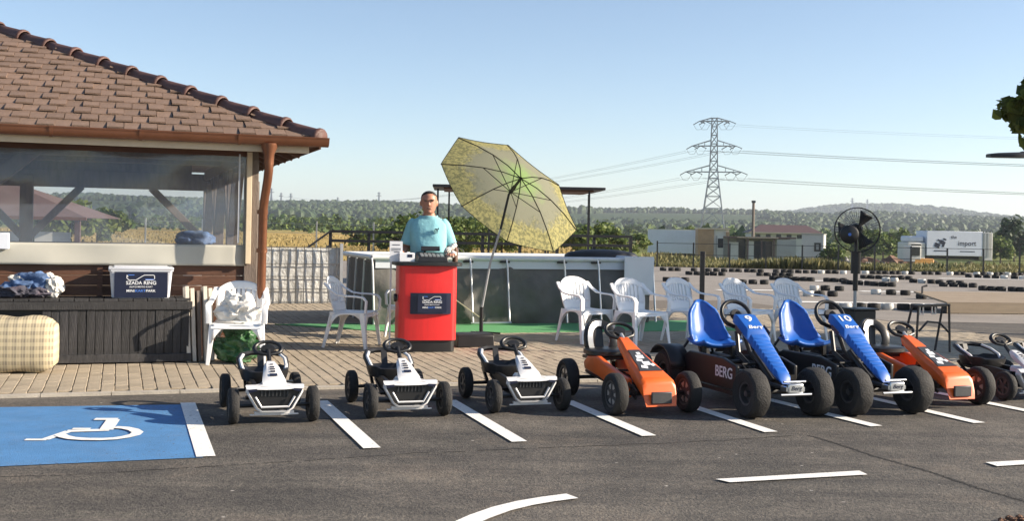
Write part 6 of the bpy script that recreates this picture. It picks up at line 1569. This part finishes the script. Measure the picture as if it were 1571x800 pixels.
def tree(base, h, rad, label, leaf='leaf_mid', n=2600, size=.3, seed=1, trunk=.12, name='tree', group=None, cz=None, lean=(0, 0), shape='quad', clumps=16, extra=()):
    t = thing(name, base, label, 'tree', 0, group); cz = cz or h-rad[2]
    m = MB(); top_ = Vector((lean[0], lean[1], cz)); m.tube([(0, 0, -.1), Vector((lean[0]*.3, lean[1]*.3, cz*.35)), Vector((lean[0]*.7, lean[1]*.7, cz*.7)), top_], [trunk, trunk*.8, trunk*.6, trunk*.3], 8)
    g = random.Random(seed)
    for k in range(6):
        a = g.uniform(0, 6.28); s = top_*g.uniform(.5, .85); e = top_+Vector((math.cos(a)*rad[0]*.7, math.sin(a)*rad[1]*.7, g.uniform(-.3, .6)*rad[2])); m.tube([s, s.lerp(e, .5)+Vector((0, 0, .1*rad[2])), e], [trunk*.45, trunk*.3, trunk*.1], 6)
    m.build('trunk', 'bark', t, smooth=60)
    m = MB(); leaf_cloud(m, top_, rad, n, size, seed, clumps, shape=shape)
    for c_, r_, n_ in extra: leaf_cloud(m, c_, r_, n_, size, seed+9, 7, shape=shape)
    m.build('crown', leaf, t)
    return t
tree((9.3, 13.15, 0), 4.0, (1.75, 1.95, 1.35), 'young broad leaved tree just outside the right edge, shading the plastic chairs', 'leaf_big', 9500, .20, 3, .09, cz=2.62, clumps=46)
pb_ = H(1640, 150, 16.5)
tree((8.5, 15.7, 0), 4.7, (1.65, 1.5, 1.35), 'broad leaved tree whose leaves hang into the top right corner', 'leaf_big', 4200, .17, 5, .10, cz=3.40, shape='leaf', clumps=13, extra=(((-1.40, -.3, 3.0), (.5, .5, .42), 460), ((-1.1, -.2, 3.35), (.45, .4, .35), 300), ((-1.3, -.3, 2.62), (.25, .3, .25), 90)))
# bushes and trees behind the pool, left to right
bs = [(612, 60, 1.9, 2.0), (640, 66, 2.6, 2.6), (585, 72, 1.7, 2.2), (668, 62, 2.2, 2.1), (716, 58, 2.4, 2.4), (742, 64, 2.5, 2.3), (770, 60, 2.0, 2.0), (884, 56, 1.9, 1.8), (905, 64, 2.5, 2.6), (930, 60, 2.2, 2.1), (956, 68, 2.0, 2.2), (548, 78, 1.6, 1.8)]
bl_ = ['leftmost of the bushes left of the man\'s arm', 'tallest bush right behind the man\'s left shoulder side', 'low bush above the dark railing left of the man', 'bush directly behind the man', 'bush right of the man under the shelter', 'taller bush under the left edge of the parasol', 'bush behind the parasol pole', 'low bush at the parasol\'s right edge', 'tallest bush right of the parasol under the shelter end', 'bush behind the right shelter post', 'rightmost bush of the row, right of the shelter', 'small bush near the left end of the dark railing']
for i, ((x_, Y, h, r), lab) in enumerate(zip(bs, bl_)):
    p = onland(x_, 370, Y); h *= .85; tree(p, h, (r*.75, r*.7, h*.5), 'green '+lab, 'leaf_mid', 900, .28, 30+i, .07, 'bush', 'bushes behind the pool', cz=h*.52, clumps=12)
for i, (x_, yt, yb, Y, r, lf, lab) in enumerate(((1556, 332, 388, 150, 3.2, 'leaf_dark', 'large dark tree at the right edge beyond the truck'), (1275, 372, 405, 90, 1.2, 'leaf_mid', 'leafy bush between the white container and the fan'), (1355, 352, 385, 140, 2.2, 'leaf_mid', 'light green tree behind the scrap heaps, left of the truck'), (1385, 350, 385, 150, 2.4, 'leaf_mid', 'light green tree behind the truck cab'), (1325, 350, 388, 150, 2.2, 'leaf_mid', 'light green tree behind the fan cage'), (1535, 360, 390, 140, 2.0, 'leaf_mid', 'green tree between the truck and the dark tree'), (1060, 345, 370, 170, 2.0, 'leaf_mid', 'light green tree rising behind the box trailer'), (1010, 352, 372, 165, 1.8, 'leaf_mid', 'green bush at the left end of the box trailer'), (92, 300, 362, 62, 2.0, 'leaf_mid', 'green tree behind the second pavilion, seen through the screen'), (150, 322, 362, 75, 2.2, 'leaf_mid', 'lower green tree right of the second pavilion, seen through the screen'))):
    p = onland(x_, yb, Y); h = H(x_, yt, Y).z-p.z
    tree(p, h, (r, r*.9, h*.48), lab, lf, 1500, .16*r+.1, 60+i, .12, 'tree', 'trees beyond the track', cz=h*.54, clumps=20)
# hedges, weeds, forest: nobody could count these
def clump(mb, c, r, h, g):
    n = 6; k = len(mb.v); a0 = g.uniform(0, 6.28)
    for zz, rr in ((0, .8), (.45, 1.0), (.8, .62)):
        for i in range(n):
            q = a0+2*math.pi*i/n; j = g.uniform(.75, 1.2); mb.v.append(Vector((c[0]+r*rr*j*math.cos(q), c[1]+r*rr*j*math.sin(q), c[2]+h*zz*g.uniform(.9, 1.1))))
    mb.v.append(Vector((c[0]+g.uniform(-.2, .2)*r, c[1], c[2]+h)))
    for a in (0, n):
        for i in range(n): mb.f.append((k+a+i, k+a+(i+1) % n, k+a+n+(i+1) % n, k+a+n+i))
    for i in range(n): mb.f.append((k+2*n+i, k+2*n+(i+1) % n, k+3*n))
g = random.Random(5); mb = MB()
for _ in range(19000):
    y = 640+1000*g.random()**.8; x = g.uniform(-.58, .56)*y+g.uniform(-60, 60)
    if noise.noise(Vector((x*.004, y*.006, 8))) < -.16: continue
    s = g.uniform(.7, 1.35)*(1+.7*max(0, noise.noise(Vector((x*.01, y*.01, 4)))))
    clump(mb, (x, y, land_z(x, y)-.6), 2.9*s, 5.0*s, g)
for _ in range(2600):
    y = g.uniform(1850, 2500); x = g.uniform(250, 1500); s = g.uniform(.8, 1.3)
    clump(mb, (x, y, land_z(x, y)-.6), 6.0*s, 6.5*s, g)
o = mb.build('forest', 'forest'); o['kind'] = 'stuff'
mb = MB()
for (y0, yv, dens, hs, xa, xb) in ((210, 20, 90, 2.6, -.5, .14), (300, 26, 260, 3.4, -.55, .55), (390, 30, 260, 4.2, -.58, .58), (470, 40, 330, 5.0, -.58, .58), (185, 18, 130, 3.6, .12, .56)):
    for _ in range(dens):
        y = y0+g.uniform(-1, 1)*yv; x = g.uniform(xa, xb)*y; s = g.uniform(.5, 1.25); leaf_cloud(mb, (x, y, land_z(x, y)+hs*s*.45), (hs*.8*s, hs*.7*s, hs*.55*s), 26, hs*.42*s, g.randrange(9999), 5)
o = mb.build('hedge_rows', 'hedge'); o['kind'] = 'stuff'
mb = MB()
for _ in range(34000):
    y = 44.2+55*g.random()**1.7; x = g.uniform(max(.115*y, 3.5), .50*y)
    hh = g.uniform(.2, .55)*(.4+.8*max(0, noise.noise(Vector((x*.22, y*.15, 2)))+.3)); b = Vector((x, y, land_z(x, y)-.03)); a = g.uniform(0, 6.28); wd = g.uniform(.02, .05)*(1+y/150); d = Vector((math.cos(a)*wd, math.sin(a)*wd, 0)); l = Vector((g.uniform(-.35, .35)*hh, g.uniform(-.3, .3)*hh, hh))
    mb.add([b-d*.5, b+d*.5, b+l*.6+d, b+l, b+l*.65-d], [(0, 1, 2, 3, 4)])
o = mb.build('weeds', 'weeds'); o['kind'] = 'stuff'
MT['drygrass'] = leafmat('dry grass', (.17, .135, .05), (.38, .30, .125), .2, .3)
mb = MB()
for _ in range(8000):
    y = 44+120*g.random()**1.4; x = g.uniform(-.50*y, .10*y)
    hh = g.uniform(.06, .22)*(1 if y < 60 else 1.2); b = Vector((x, y, land_z(x, y)-.02)); a = g.uniform(0, 6.28); wd = g.uniform(.02, .05)*(1+y/80); d = Vector((math.cos(a)*wd, math.sin(a)*wd, 0)); l = Vector((g.uniform(-.25, .25)*hh, g.uniform(-.2, .2)*hh, hh))
    mb.add([b-d, b+d, b+l], [(0, 1, 2)])
o = mb.build('dry_grass', 'drygrass'); o['kind'] = 'stuff'
# clods of red soil at the bottom right
mb = MB()
for i in range(160):
    p = G(rnd.uniform(1535, 1700), 800+rnd.uniform(-4, 30)); r = rnd.uniform(.006, .022); blob(mb, (p.x, p.y, r*.4), (r, r, r*.8), .4, 3, i, 1, 0)
o = mb.build('soil_clods', 'soil'); o['kind'] = 'stuff'

# ------------------------------------------------------------------ air
HZ = bpy.data.materials.new('haze'); HZ.use_nodes = True; ht = HZ.node_tree; ht.nodes.clear()
ho = ht.nodes.new('ShaderNodeOutputMaterial'); hv = ht.nodes.new('ShaderNodeVolumePrincipled')
hv.inputs['Color'].default_value = (.80, .88, 1, 1); hv.inputs['Density'].default_value = .00024; hv.inputs['Anisotropy'].default_value = .2
ht.links.new(hv.outputs[0], ho.inputs['Volume'])
zmin = min(v.co.z for v in ground.data.vertices)-1.2; zmax = max(v.co.z for v in ground.data.vertices)+45
mb = MB(); mb.box((300, 2060, (zmin+zmax)/2), (5960, 4480, zmax-zmin)); hzo = mb.build('haze', HZ); hzo['kind'] = 'stuff'; hzo.visible_shadow = True
